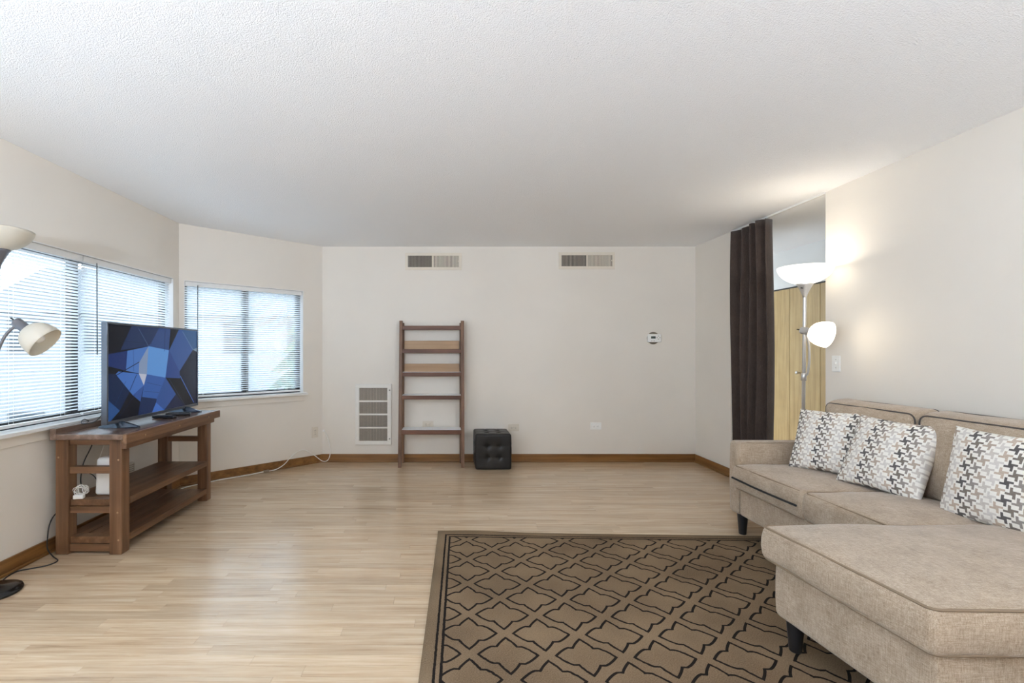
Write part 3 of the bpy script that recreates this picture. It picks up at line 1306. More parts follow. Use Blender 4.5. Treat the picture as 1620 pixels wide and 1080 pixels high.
def seat_cushion(name, parent, quad, z0, z1, r=0.03, crown=0.03, bulge=0.012, pipe=True, seed=0.0, mat='sofa_fabric', pmat='sofa_seam', pr=0.0042, n=(14, 14, 3)):
    hx = ((Vector(quad[1]) - Vector(quad[0])).length + (Vector(quad[2]) - Vector(quad[3])).length) / 4
    hy = ((Vector(quad[3]) - Vector(quad[0])).length + (Vector(quad[2]) - Vector(quad[1])).length) / 4
    hz = (z1 - z0) / 2
    vs, fs = rounded_box_mesh(hx, hy, hz, r, crown, bulge, n, 0.006, seed)

    def tr(p):
        q = bilinear(quad, p.x / hx, p.y / hy)
        return Vector((q.x, q.y, z0 + hz + p.z))
    mb = MB()
    mb.add([tr(p) for p in vs], fs, True)
    o = mb.build(name, mat, parent, world=True)
    if pipe:
        for zz in (hz - r * 0.29, -hz + r * 0.29):
            path = [tr(p) for p in rrect_path(hx - r * 0.29 + 0.003, hy - r * 0.29 + 0.003, r * 1.1, zz)]
            mb = MB()
            mb.tube(path, pr, 6, closed=True)
            mb.build('piping', pmat, o, world=True)
    return o


# ------------------------------------------------------------------ sofa with chaise
SFX = 1.985                  # sofa front
SBX = 2.735                  # sofa back
YA = 3.372                   # outside of the far arm
YI = 3.258                   # inside of the far arm
YN = 0.72                    # end of the sofa (out of frame)
sofa = thing('sofa', 'taupe fabric chaise sofa with dark tapered legs', 'sofa', (2.35, 2.1, 0))


def rbox(name, parent, x0, x1, y0, y1, z0, z1, r, mat='sofa_fabric', crown=0.0, bulge=0.0, n=(10, 10, 4)):
    vs, fs = rounded_box_mesh((x1 - x0) / 2, (y1 - y0) / 2, (z1 - z0) / 2, r, crown, bulge, n)
    c = Vector(((x0 + x1) / 2, (y0 + y1) / 2, (z0 + z1) / 2))
    mb = MB()
    mb.add([p + c for p in vs], fs, True)
    return mb.build(name, mat, parent, world=True)


rbox('base_frame', sofa, SFX + 0.012, SBX, YN + 0.1, YI + 0.01, 0.14, 0.335, 0.018)
arm = rbox('armrest', sofa, SFX, SBX, YI, YA, 0.14, 0.637, 0.03, bulge=0.004)
mb = MB()
mb.tube([(SFX + 0.012, YI + 0.004, 0.15), (SFX + 0.012, YI + 0.004, 0.60), (SFX + 0.02, YI + 0.006, 0.628), (SFX + 0.05, YI + 0.006, 0.634), (SBX - 0.1, YI + 0.006, 0.634)], 0.003, 6)
mb.build('piping', 'sofa_fabric', arm, world=True)
rbox('armrest', sofa, SFX, SBX, YN, YN + 0.112, 0.14, 0.637, 0.03, bulge=0.004)
rbox('backrest', sofa, SBX - 0.035, SBX, YN + 0.1, YI + 0.01, 0.30, 0.80, 0.015)

c1 = seat_cushion('seat_cushion', sofa, [(SFX - 0.035, 2.622), (2.52, 2.622), (2.52, YI - 0.004), (SFX - 0.035, YI - 0.004)], 0.330, 0.490, 0.024, 0.022, 0.014, seed=1.0)
mb = MB()
pts = [(SFX - 0.056, 2.645 + (3.235 - 2.645) * i / 10, 0.405 - 0.004 * math.sin(math.pi * i / 10)) for i in range(11)]
mb.tube(pts, 0.0062, 8)
mb.build('zipper', 'zipper', c1, world=True)
seat_cushion('seat_cushion', sofa, [(SFX - 0.035, 2.085), (2.52, 2.085), (2.52, 2.616), (SFX - 0.035, 2.616)], 0.330, 0.490, 0.024, 0.026, 0.014, seed=4.0)
# chaise: plan corners as seen (front edge slightly skewed)
chq = [(1.415, 1.395), (2.52, 1.375), (2.52, 2.075), (1.365, 2.075)]
seat_cushion('chaise_cushion', sofa, chq, 0.364, 0.508, 0.022, 0.030, 0.010, seed=9.0, n=(20, 14, 3), pr=0.0046)
vs, fs = rounded_box_mesh(0.55, 0.33, 0.115, 0.022, 0, 0.004, (12, 10, 4))
bq = [(1.455, 1.425), (2.0, 1.41), (2.0, 2.05), (1.404, 2.05)]
mb = MB()
for p in vs:
    pass
mb.add([Vector((*bilinear(bq, p.x / 0.55, p.y / 0.33).xy, 0.25 + p.z)) for p in vs], fs, True)
mb.build('chaise_base', 'sofa_fabric', sofa, world=True)
seat_cushion('seat_cushion', sofa, [(SFX - 0.035, YN + 0.118), (2.52, YN + 0.118), (2.52, 1.368), (SFX - 0.035, 1.368)], 0.330, 0.490, 0.024, 0.022, 0.014, seed=14.0)


def sofa_leg(x, y, z0=0.0):
    mb = MB()
    mb.lathe([(0.021, z0), (0.023, z0 + 0.004), (0.034, 0.145), (0.034, 0.150)], 20, Matrix.Translation((x, y, 0)))
    mb.build('leg', 'sofa_leg', sofa, world=True)


RUGZ = 0.009
sofa_leg(2.040, 3.300)
sofa_leg(2.68, 3.30)
sofa_leg(1.455, 1.998, RUGZ)
sofa_leg(1.52, 1.475, RUGZ)
sofa_leg(2.045, YN + 0.06, RUGZ)
sofa_leg(2.66, YN + 0.06)


def back_cushion(y0, y1, seed, lean=1.5):
    """upright cushion leaning on the backrest"""
    hy, hz, ht = (y1 - y0) / 2, 0.225, 0.085
    vs, fs = rounded_box_mesh(hy, hz, ht, 0.045, 0.055, 0.006, (14, 12, 3), 0.006, seed)
    # local: x -> along sofa (world y), y -> up, z (crown) -> towards the room (-x)
    M = Matrix.Translation((2.608, (y0 + y1) / 2, 0.705)) @ Matrix.Rotation(math.radians(lean), 4, 'Y') @ Matrix(((0, 0, -1, 0), (-1, 0, 0, 0), (0, 1, 0, 0), (0, 0, 0, 1)))
    M = M @ Matrix(((1, 0, 0, 0), (0, 1, -0.16, 0), (0, 0, 1, 0), (0, 0, 0, 1)))      # the rear edge stands higher
    mb = MB()
    mb.add([M @ p for p in vs], fs, True)
    o = mb.build('back_cushion', 'sofa_fabric', sofa, world=True)
    for zz in (ht - 0.012, -ht + 0.012):
        mb = MB()
        mb.tube([M @ p for p in rrect_path(hy - 0.0075, hz - 0.0075, 0.04, zz)], 0.0042, 6, closed=True)
        mb.build('piping', 'piping_dark', o, world=True)
    return o


back_cushion(2.592, 3.215, 2.0)
back_cushion(1.965, 2.582, 6.0)
back_cushion(1.34, 1.955, 11.0)

# ------------------------------------------------------------------ throw pillows
CREAM = (232, 228, 220)
INKS = [(96, 92, 90), (146, 138, 132), (198, 190, 182), (190, 172, 156), (124, 114, 106), (176, 160, 146), (206, 200, 194)]
# pinwheel motif on a fine grid: 4 x 4 centre with four offset arms; rows of pitch 10, every next row shifted by 5
MOTIF = [(a, b) for a in range(4) for b in range(4)] + [(a, b) for a in (0, 1) for b in (4, 5, 6)] + [(a, b) for a in (4, 5, 6) for b in (2, 3)]
MOTIF += [(a, b) for a in (2, 3) for b in (-1, -2, -3)] + [(a, b) for a in (-1, -2, -3) for b in (0, 1)]
MOTIF_AT = {}
for (a, b) in MOTIF:
    for k in range(-3, 4):
        for m in range(-3, 4):
            q = (a + 10 * k + 5 * m, b + 8 * m)
            if 0 <= q[0] < 10 and 0 <= q[1] < 8:
                MOTIF_AT[q] = (k, m)


def motif_colour(i, j):
    # bring the cell into the base tile, remembering which motif it belongs to
    m = j // 8
    i2, j2 = i - 5 * m, j - 8 * m
    k = i2 // 10
    hit = MOTIF_AT.get((i2 - 10 * k, j2))
    if hit is None:
        return CREAM
    a, b = k + hit[0], m + hit[1]
    return INKS[(a + b * 4) % len(INKS)]


def pillow(label, centre, wdir, lean, size=0.42, roll=0.0, thick=0.075, seed=0):
    """centre of the pillow; wdir = plan direction of its width (left to right seen from the front); lean = degrees leaning back"""
    N = 90
    hs = size / 2
    cells = 90
    vs, fs, cols = [], [], []
    idx = {}

    def shape(u, v, s):
        e = (1 - u ** 2) * (1 - v ** 2)
        h = thick * (max(e, 0.0) ** 0.42) * s
        k = 0.055
        x = hs * u * (1 - k * (1 - v * v) * (abs(u) ** 2)) * (1 + 0.02 * abs(u * v))
        y = hs * v * (1 - k * (1 - u * u) * (abs(v) ** 2)) * (1 + 0.02 * abs(u * v))
        nn = noise.noise(Vector((u * 3 + seed, v * 3, s))) * 0.006 * min(1, e * 3)
        return Vector((x, y, h + nn))
    for s in (1, -1):
        for j in range(N + 1):
            for i in range(N + 1):
                bd = i in (0, N) or j in (0, N)
                if s < 0 and bd:
                    idx[(s, i, j)] = idx[(1, i, j)]
                    continue
                idx[(s, i, j)] = len(vs)
                vs.append(shape(i / N * 2 - 1, j / N * 2 - 1, s))
        for j in range(N):
            for i in range(N):
                q = [idx[(s, i, j)], idx[(s, i + 1, j)], idx[(s, i + 1, j + 1)], idx[(s, i, j + 1)]]
                if s < 0:
                    q.reverse()
                fs.append(tuple(q))
                ci, cj = int((i + 0.5) / N * cells) + seed * 7, int((j + 0.5) / N * cells) + seed * 3
                cols.append(motif_colour(ci, cj))
    wd_ = Vector((wdir[0], wdir[1], 0)).normalized()
    nrm = Vector((wd_.y, -wd_.x, 0))          # facing direction
    if nrm.x > 0:
        nrm = -nrm
    up = Vector((0, 0, 1))
    R = Matrix((wd_, up, nrm)).transposed().to_4x4()
    Rl = Matrix.Rotation(math.radians(lean), 4, wd_ if wd_.cross(up).dot(-nrm) > 0 else -wd_)
    # lean so that the top moves away from the facing direction
    test = Rl @ up
    if test.dot(nrm) > 0:
        Rl = Rl.inverted()
    M = Rl @ R @ Matrix.Rotation(math.radians(roll), 4, 'Z')
    mb = MB()
    mb.add([M @ p for p in vs], fs, True)
    o = mb.build('throw_pillow', 'pillow_print', None, centre)
    at = o.data.color_attributes.new('print', 'FLOAT_COLOR', 'CORNER')
    lc = {c: rgb(*c) for c in set(cols)}
    buf = []
    for c in cols:
        buf += list(lc[c]) * 4
    at.data.foreach_set('color', buf)
    tag(o, label, 'pillow', 'patterned pillows on the sofa')
    return o


pillow('cream patterned pillow in the corner by the far armrest', (2.40, 3.00, 0.690), (0.42, -0.9), 24, 0.40, 2, seed=0)
pillow('cream patterned pillow in the middle, between the other two', (2.415, 2.62, 0.685), (0.235, -0.97), 25, 0.41, -2, seed=1)
pillow('cream patterned pillow nearest the chaise, at the picture edge', (2.42, 2.085, 0.690), (0.10, -0.99), 13, 0.42, 0, seed=2)

# ------------------------------------------------------------------ rug
rug = None
mb = MB()
NX, NY = 48, 60
vs, fs = [], []


def rug_z(u, v):
    # slightly lifted far edge near the left corner
    e = math.exp(-(v / 0.05) ** 2) * math.exp(-((u - 0.22) / 0.28) ** 2)
    return RUGZ + 0.012 * e


for j in range(NY + 1):
    v_ = RUG_L * (j / NY) ** 1.3
    for i in range(NX + 1):
        u_ = RUG_W * (i / NX)
        vs.append((u_, -v_, rug_z(u_, v_)))
for j in range(NY):
    for i in range(NX):
        a = j * (NX + 1) + i
        fs.append((a, a + NX + 1, a + NX + 2, a + 1))
mb.add(vs, fs, True)
rug = mb.build('area_rug', 'rug_weave', None, (-0.052, 3.314, 0.0), rot=(0, 0, math.radians(-1.95)))
sd = rug.modifiers.new('thickness', 'SOLIDIFY')
sd.thickness = 0.0075
sd.offset = -1
tag(rug, 'brown rug with a black trellis pattern under the chaise', 'rug')

# ------------------------------------------------------------------ tufted ottoman
r = thing('ottoman', 'black leather tufted cube ottoman against the end wall', 'ottoman', (0.505, 5.255, 0))


def ottoman_mesh():
    h = 0.19
    vs, fs = rounded_box_mesh(h, h * 0.97, h, 0.022, 0.006, 0.004, (30, 30, 30))
    out = []
    tufts = [(-0.062, -0.062), (0.062, -0.062), (-0.062, 0.062), (0.062, 0.062)]
    for p in vs:
        p = p.copy()
        a = [abs(p.x) / h, abs(p.y) / (h * 0.97), abs(p.z) / h]
        k = a.index(max(a))
        if max(a) > 0.97 and not (k == 2 and p.z < 0):
            o2 = [c for i, c in enumerate((p.x, p.y, p.z)) if i != k]
            d = 0.0
            for (ta, tb) in tufts:
                q = math.hypot(o2[0] - ta, o2[1] - tb)
                d += 0.020 * math.exp(-(q / 0.016) ** 2) + 0.010 * math.exp(-(q / 0.045) ** 2)
            # faint creases between the tufts
            for c in o2:
                for ta in (-0.062, 0.062):
                    d += 0.0025 * math.exp(-((c - ta) / 0.008) ** 2)
            p[k] -= math.copysign(d, p[k])
        out.append(p + Vector((0, 0, h)))
    mb = MB()
    mb.add(out, fs, True)
    return mb


ottoman_mesh().build('cube_cover', 'black_leather', r)
for (a, b) in ((-0.062, 0.128), (0.062, 0.128), (-0.062, 0.252), (0.062, 0.252)):
    mb = MB()
    mb.lathe([(0.009, 0), (0.008, 0.004), (0.004, 0.006), (0, 0.0065)], 12, Matrix.Translation((a, -0.1625, b)) @ Matrix.Rotation(math.radians(90), 4, 'X'))
    mb.build('button', 'black_leather', r)
for (a, b) in ((-0.062, -0.062), (0.062, -0.062), (-0.062, 0.062), (0.062, 0.062)):
    mb = MB()
    mb.lathe([(0.009, 0), (0.008, 0.004), (0.004, 0.006), (0, 0.0065)], 12, Matrix.Translation((a, b, 0.357)))
    mb.build('button', 'black_leather', r)
mb = MB()
mb.tube(rrect_path(0.187, 0.1815, 0.02, 0.362), 0.003, 6, closed=True)
mb.build('seam', 'black_leather', r)

# ------------------------------------------------------------------ television stand
TY0, TY1 = 2.96, 4.09
TX0, TX1 = -2.406, -1.997
st = thing('television_stand', 'rustic brown wooden television stand with two lower shelves', 'television stand', (-2.2, 3.52, 0))


def sbox(name, x0, x1, y0, y1, z0, z1, mat, bevel=0.004, parent=st):
    return MB().box(x0, x1, y0, y1, z0, z1).build(name, mat, parent, bevel=bevel, world=True)


LW = 0.078
for (xa, xb) in ((TX0, TX0 + LW), (TX1 - LW, TX1)):
    for (ya, yb) in ((TY0, TY0 + LW), (TY1 - LW, TY1)):
        sbox('leg', xa, xb, ya, yb, 0, 0.712, 'stand_wood_z', 0.006)
for (ya, yb) in ((TY0 + 0.014, TY0 + 0.058), (TY1 - 0.058, TY1 - 0.014)):
    for (za, zb) in ((0.674, 0.711), (0.497, 0.54), (0.252, 0.293), (0.016, 0.062)):
        sbox('rung', TX0 + LW, TX1 - LW, ya, yb, za, zb, 'stand_wood_x', 0.003)
tb = sbox('top_board', TX0 + 0.035, -1.963, 2.92, 4.13, 0.714, 0.748, 'stand_top', 0.004)
sbox('front_edge_board', -1.963, -1.938, 2.92, 4.13, 0.690, 0.749, 'stand_wood', 0.003)
sbox('back_lip', -2.408, TX0 + 0.035, 2.92, 4.13, 0.712, 0.783, 'stand_top', 0.003)
sbox('apron', -1.997 - 0.002, -1.968, TY0 + 0.0, TY1, 0.652, 0.714, 'stand_wood', 0.003)
sbox('apron', TX0, TX0 + 0.03, TY0 + LW, TY1 - LW, 0.652, 0.714, 'stand_wood', 0.003)
sbox('middle_shelf', TX0 + 0.02, TX1 + 0.004, TY0 + LW, TY1 - LW, 0.295, 0.336, 'stand_wood', 0.004)
sbox('middle_shelf_end', TX0 + LW + 0.001, TX1 - LW - 0.001, TY0 + 0.02, TY0 + LW, 0.295, 0.336, 'stand_wood', 0.004)
for k in range(3):
    xa = TX0 + 0.02 + k * (TX1 - TX0 - 0.016) / 3
    sbox('lower_shelf_board', xa, xa + (TX1 - TX0 - 0.016) / 3 - 0.002, TY0 + LW, TY1 - LW, 0.064, 0.106, 'stand_wood', 0.003)
sbox('lower_shelf_end', TX0 + LW + 0.001, TX1 - LW - 0.001, TY0 + 0.02, TY0 + LW, 0.064, 0.106, 'stand_wood', 0.003)
for (x, y_, z_) in ((-1.9375, 3.10, 0.715), (-1.9375, 3.93, 0.715), (-1.9375, 3.5, 0.712)):
    mb = MB()
    mb.lathe([(0.007, 0), (0.007, 0.001), (0, 0.0012)], 10, Matrix.Translation((x, y_, z_)) @ Matrix.Rotation(math.radians(90), 4, 'Y'))
    mb.build('wood_plug', 'shelf_lip', st, world=True)
for (z_, xx) in ((0.585, TX1 - 0.02), (0.26, TX1 - 0.025), (0.09, TX1 - 0.02), (0.6, TX0 + 0.02)):
    mb = MB()
    mb.lathe([(0.006, 0), (0.006, 0.001), (0, 0.0012)], 10, Matrix.Translation((xx, TY0, z_)) @ Matrix.Rotation(math.radians(90), 4, 'X'))
    mb.build('wood_plug', 'shelf_lip', st, world=True)

# ------------------------------------------------------------------ television
TVX = -2.165
tv = thing('television', 'flat screen television showing blue faceted glass panels', 'television', (TVX, 3.63, 0.748))
Y0, Y1, Z0, Z1 = 3.066, 4.196, 0.782, 1.442
mb = MB()
mb.box(TVX - 0.030, TVX - 0.004, Y0 + 0.004, Y1 - 0.004, Z0 + 0.004, Z1 - 0.004)
mb.box(TVX - 0.055, TVX - 0.03, Y0 + 0.15, Y1 - 0.15, Z0 + 0.05, Z0 + 0.42)
mb.build('back_housing', 'tv_back', tv, world=True, bevel=0.004)
mb = MB()
bw = 0.013
mb.box(TVX - 0.034, TVX + 0.004, Y0, Y1, Z1 - bw, Z1)
mb.box(TVX - 0.034, TVX + 0.004, Y0, Y1, Z0, Z0 + 0.020)
mb.box(TVX - 0.034, TVX + 0.004, Y0, Y0 + bw, Z0 + 0.020, Z1 - bw)
mb.box(TVX - 0.034, TVX + 0.004, Y1 - bw, Y1, Z0 + 0.020, Z1 - bw)
mb.build('bezel', 'tv_bezel', tv, world=True, bevel=0.0015)
FACETS = [
((5, 10, 24), [(0.0, 1), (0.213, 1), (0.11, 0.732), (0.0, 0.689)]),
((26, 47, 88), [(0.213, 1), (0.501, 1), (0.415, 0.822), (0.384, 0.78), (0.11, 0.732)]),
((42, 72, 128), [(0.501, 1), (0.637, 1), (0.618, 0.734), (0.384, 0.78), (0.415, 0.822)]),
((8, 10, 20), [(0.637, 1), (0.746, 1), (0.622, 0.734)]),
((50, 84, 146), [(0.746, 1), (0.793, 1), (0.942, 0.742), (0.754, 0.46), (0.622, 0.734)]),
((48, 88, 136), [(0.793, 1), (1, 1), (1, 0.768), (0.942, 0.742)]),
((125, 145, 165), [(0.942, 0.742), (1, 0.768), (1, 0.713)]),
((12, 16, 42), [(0.942, 0.742), (1, 0.713), (1, 0), (0.959, 0), (0.762, 0.369), (0.754, 0.46)]),
((20, 45, 105), [(0.0, 0.689), (0.174, 0.726), (0.16, 0.511), (0.0, 0.57)]),
((72, 118, 190), [(0.174, 0.726), (0.384, 0.777), (0.288, 0.594), (0.284, 0.47), (0.16, 0.511)]),
((130, 150, 182), [(0.384, 0.78), (0.366, 0.455), (0.284, 0.47), (0.288, 0.594)]),
((188, 192, 208), [(0.284, 0.47), (0.366, 0.455), (0.335, 0.331)]),
((92, 148, 214), [(0.384, 0.78), (0.618, 0.734), (0.576, 0.396), (0.366, 0.455)]),
((66, 112, 188), [(0.069, 0.481), (0.095, 0.51), (0.284, 0.47), (0.335, 0.331), (0.224, 0.236)]),
((46, 82, 152), [(0.335, 0.331), (0.3, 0.15), (0.224, 0.236)]),
((5, 8, 18), [(0.0, 0.57), (0.16, 0.511), (0.095, 0.51), (0.069, 0.481), (0, 0.492)]),
((15, 36, 72), [(0, 0.492), (0.069, 0.481), (0.196, 0.279), (0.105, 0.091), (0, 0.225)]),
((6, 8, 20), [(0.196, 0.279), (0.224, 0.236), (0.3, 0.15), (0.276, 0.0), (0.024, 0.0), (0.105, 0.091)]),
((36, 78, 134), [(0, 0.225), (0.105, 0.091), (0.024, 0.0), (0, 0.0)]),
((50, 92, 164), [(0.366, 0.455), (0.576, 0.396), (0.474, 0.153), (0.317, 0.201), (0.335, 0.331)]),
((18, 40, 82), [(0.317, 0.201), (0.474, 0.153), (0.422, 0.0), (0.276, 0.0), (0.3, 0.15)]),
((62, 108, 190), [(0.467, 0.111), (0.562, 0.0), (0.422, 0.0)]),
((42, 78, 144), [(0.576, 0.396), (0.707, 0.172), (0.562, 0.0), (0.467, 0.111), (0.474, 0.153)]),
((8, 8, 18), [(0.576, 0.396), (0.762, 0.369), (0.959, 0), (0.825, 0), (0.707, 0.172)]),
((15, 26, 62), [(0.707, 0.172), (0.825, 0), (0.562, 0.0)]),
((36, 66, 132), [(0.618, 0.734), (0.622, 0.734), (0.754, 0.46), (0.762, 0.369), (0.576, 0.396)]),
]
# thin joints between glass panels on the picture: (start, end, half width, colour)
JOINTS = [((0.095, 0.51), (0.284, 0.47), 0.003, (14, 24, 50)), ((0.075, 0.47), (0.288, 0.6), 0.004, (14, 22, 46)), ((0.196, 0.29), (0.262, 0.46), 0.003, (24, 44, 84)),
          ((0.366, 0.36), (0.53, 0.30), 0.002, (30, 56, 104)), ((0.34, 0.26), (0.50, 0.225), 0.002, (30, 56, 104)), ((0.564, 0.72), (0.572, 0.99), 0.002, (26, 46, 86)),
          ((0.28, 0.98), (0.384, 0.78), 0.002, (84, 108, 146)), ((0.12, 0.83), (0.42, 0.81), 0.0015, (14, 26, 52)), ((0.762, 0.40), (0.955, 0.02), 0.004, (70, 110, 190)),
          ((0.622, 0.37), (0.83, 0.0), 0.002, (60, 72, 100)), ((0.793, 0.98), (0.942, 0.742), 0.003, (110, 140, 175)), ((0.23, 0.74), (0.235, 0.50), 0.0015, (46, 82, 140)),
          ((0.25, 0.24), (0.1, 0.03), 0.0015, (20, 40, 78)), ((0.16, 0.4), (0.06, 0.15), 0.0015, (30, 60, 104))]
mb = MB()
cols = []
ys0, ys1, zs0, zs1 = Y0 + bw, Y1 - bw, Z0 + 0.020, Z1 - bw


def scr(u, v, k=0.0):
    return Vector((TVX - 0.002 + k, ys0 + (ys1 - ys0) * u, zs0 + (zs1 - zs0) * v))


mb.add([scr(0, 0), scr(1, 0), scr(1, 1), scr(0, 1)], [(0, 1, 2, 3)])
cols.append((8, 12, 28))
for k, (c, poly) in enumerate(FACETS):
    cu = sum(p[0] for p in poly) / len(poly)
    cv = sum(p[1] for p in poly) / len(poly)
    area = sum(poly[i][0] * poly[(i + 1) % len(poly)][1] - poly[(i + 1) % len(poly)][0] * poly[i][1] for i in range(len(poly)))
    pl = poly if area > 0 else poly[::-1]
    mb.add([scr(u, v, 0.0003) for u, v in pl], [tuple(range(len(pl)))])
    cols.append(c)
for (a, b, w_, c) in JOINTS:
    d = Vector((b[0] - a[0], b[1] - a[1]))
    nn = Vector((-d.y, d.x)).normalized() * w_
    q = [(a[0] - nn.x, a[1] - nn.y), (b[0] - nn.x, b[1] - nn.y), (b[0] + nn.x, b[1] + nn.y), (a[0] + nn.x, a[1] + nn.y)]
    mb.add([scr(min(1, max(0, u)), min(1, max(0, v)), 0.0006) for u, v in q], [(0, 1, 2, 3)])
    cols.append(c)
o = mb.build('screen', 'tv_screen', tv, world=True)
at = o.data.color_attributes.new('print', 'FLOAT_COLOR', 'CORNER')
buf = []
for p in o.data.polygons:
    buf += list(rgb(*cols[p.index])) * p.loop_total
at.data.foreach_set('color', buf)
for yc in (3.19, 4.0):
    mb = MB()
    pts = [(-0.13, -0.02), (-0.125, 0.02), (0.0, 0.03), (0.125, 0.02), (0.13, -0.02), (0.0, -0.03)]
    # low splayed foot: ridge under the panel, falling to both ends
    zt = 0.749
    vs = []
    for (x, y_) in pts:
        vs.append((TVX + x, yc + y_, zt))
    tops = [(TVX - 0.128, yc - 0.010, zt + 0.008), (TVX - 0.128, yc + 0.010, zt + 0.008), (TVX - 0.016, yc + 0.014, zt + 0.042), (TVX + 0.016, yc + 0.014, zt + 0.042),
            (TVX + 0.128, yc + 0.010, zt + 0.008), (TVX + 0.128, yc - 0.010, zt + 0.008), (TVX + 0.016, yc - 0.014, zt + 0.042), (TVX - 0.016, yc - 0.014, zt + 0.042)]
    vs += tops
    fs = [(5, 4, 3, 2, 1, 0), (6, 13, 8, 7), (13, 12, 9, 8), (12, 11, 10, 9), (0, 6, 7, 1), (4, 3, 10, 11)]
    fs = [(0, 1, 2, 3, 4, 5), (6, 13, 8, 7), (13, 12, 9, 8), (12, 11, 10, 9), (0, 6, 7, 1), (3, 10, 11, 4),
          (1, 7, 8, 2), (2, 8, 9), (2, 9, 10, 3), (0, 5, 13, 6), (5, 12, 13), (5, 4, 11, 12)]
    mb.add(vs, fs)
    mb.build('foot', 'tv_foot', tv, world=True)
mb = MB()
mb.tube(smooth_path([(TVX - 0.05, 3.12, 0.86), (TVX - 0.10, 3.10, 0.80), (TVX - 0.16, 3.08, 0.79), (TVX - 0.2, 3.12, 0.80), (TVX - 0.232, 3.2, 0.80), (TVX - 0.249, 3.3, 0.74), (TVX - 0.252, 3.4, 0.6)], 6), 0.003, 6)
mb.build('power_cord', 'black_cord', tv, world=True)


def remote(loc, rz, label):
    rt = thing('remote_control', label, 'remote control', loc, (0, 0, rz))
    vs, fs = rounded_box_mesh(0.088, 0.022, 0.010, 0.008, 0.001, 0, (8, 4, 2))
    mb = MB()
    mb.add([p + Vector((0, 0, 0.010)) for p in vs], fs, True)
    mb.build('shell', 'black_plastic', rt)
    for i in range(8):
        for j in range(2):
            if i == 0 and j == 1:
                continue
            mb = MB()
            mb.box(-0.07 + i * 0.016, -0.06 + i * 0.016, -0.012 + j * 0.015, -0.004 + j * 0.015, 0.0195, 0.0225)
            mb.build('button', 'sensor_grey', rt)


remote((-2.125, 3.63, 0.749), math.radians(-6), 'black remote control lying nearer on the stand top')
remote((-2.115, 3.80, 0.749), math.radians(14), 'black remote control lying by the farther television foot')

# things on the middle shelf
r = thing('white_speaker', 'white rounded box on the middle shelf of the stand', 'speaker', (-2.165, 3.115, 0.336))
vs, fs = rounded_box_mesh(0.07, 0.055, 0.118, 0.02, 0.004, 0.0, (8, 8, 8))
mb = MB()
mb.add([Vector((p.x * (1 - 0.08 * (p.z / 0.118)), p.y, p.z + 0.118)) for p in vs], fs, True)
mb.build('case', 'white_plastic', r)
mb = MB()
mb.tube(smooth_path([(-0.06, 0.0, 0.02), (-0.085, 0.0, 0.05), (-0.10, 0.0, 0.10), (-0.105, 0.03, 0.2), (-0.085, 0.05, 0.3), (-0.07, 0.06, 0.37)], 6), 0.0022, 6)
mb.build('cable', 'white_cord', r)
r = thing('power_adapter', 'white power adapter with coiled cable on the middle shelf', 'adapter', (-2.285, 2.995, 0.336))
mb = MB()
mb.box(-0.028, 0.028, -0.016, 0.016, 0, 0.026)
mb.build('brick', 'white_plastic', r, bevel=0.005, rot=(0, 0, math.radians(12)))
mb = MB()
pts = []
rg = random.Random(5)
for k in range(110):
    a = k * 0.42
    rad = 0.032 + 0.008 * math.sin(k * 0.9)
    pts.append((rad * math.cos(a) - 0.005, 0.022 + 0.018 * math.sin(k * 0.31), 0.045 + rad * 0.85 * math.sin(a)))
mb.tube(pts, 0.0021, 6)
mb.build('coiled_cable', 'white_cord', r)
# loose black cables behind the stand
mb = MB()
mb.tube(smooth_path([(-2.345, 3.22, 0.71), (-2.36, 3.2, 0.62), (-2.375, 3.15, 0.52), (-2.37, 3.12, 0.42), (-2.34, 3.10, 0.345)], 8), 0.0035, 6)
tag(mb.build('black_cable', 'black_cord'), 'black cable hanging behind the stand down to the middle shelf', 'cable')
mb = MB()
mb.tube(smooth_path([(-2.375, 3.08, 0.47), (-2.33, 3.10, 0.475), (-2.28, 3.11, 0.45), (-2.25, 3.11, 0.40), (-2.245, 3.11, 0.345)], 8), 0.003, 6)
tag(mb.build('black_cable', 'black_cord'), 'short black cable arching towards the white box', 'cable')

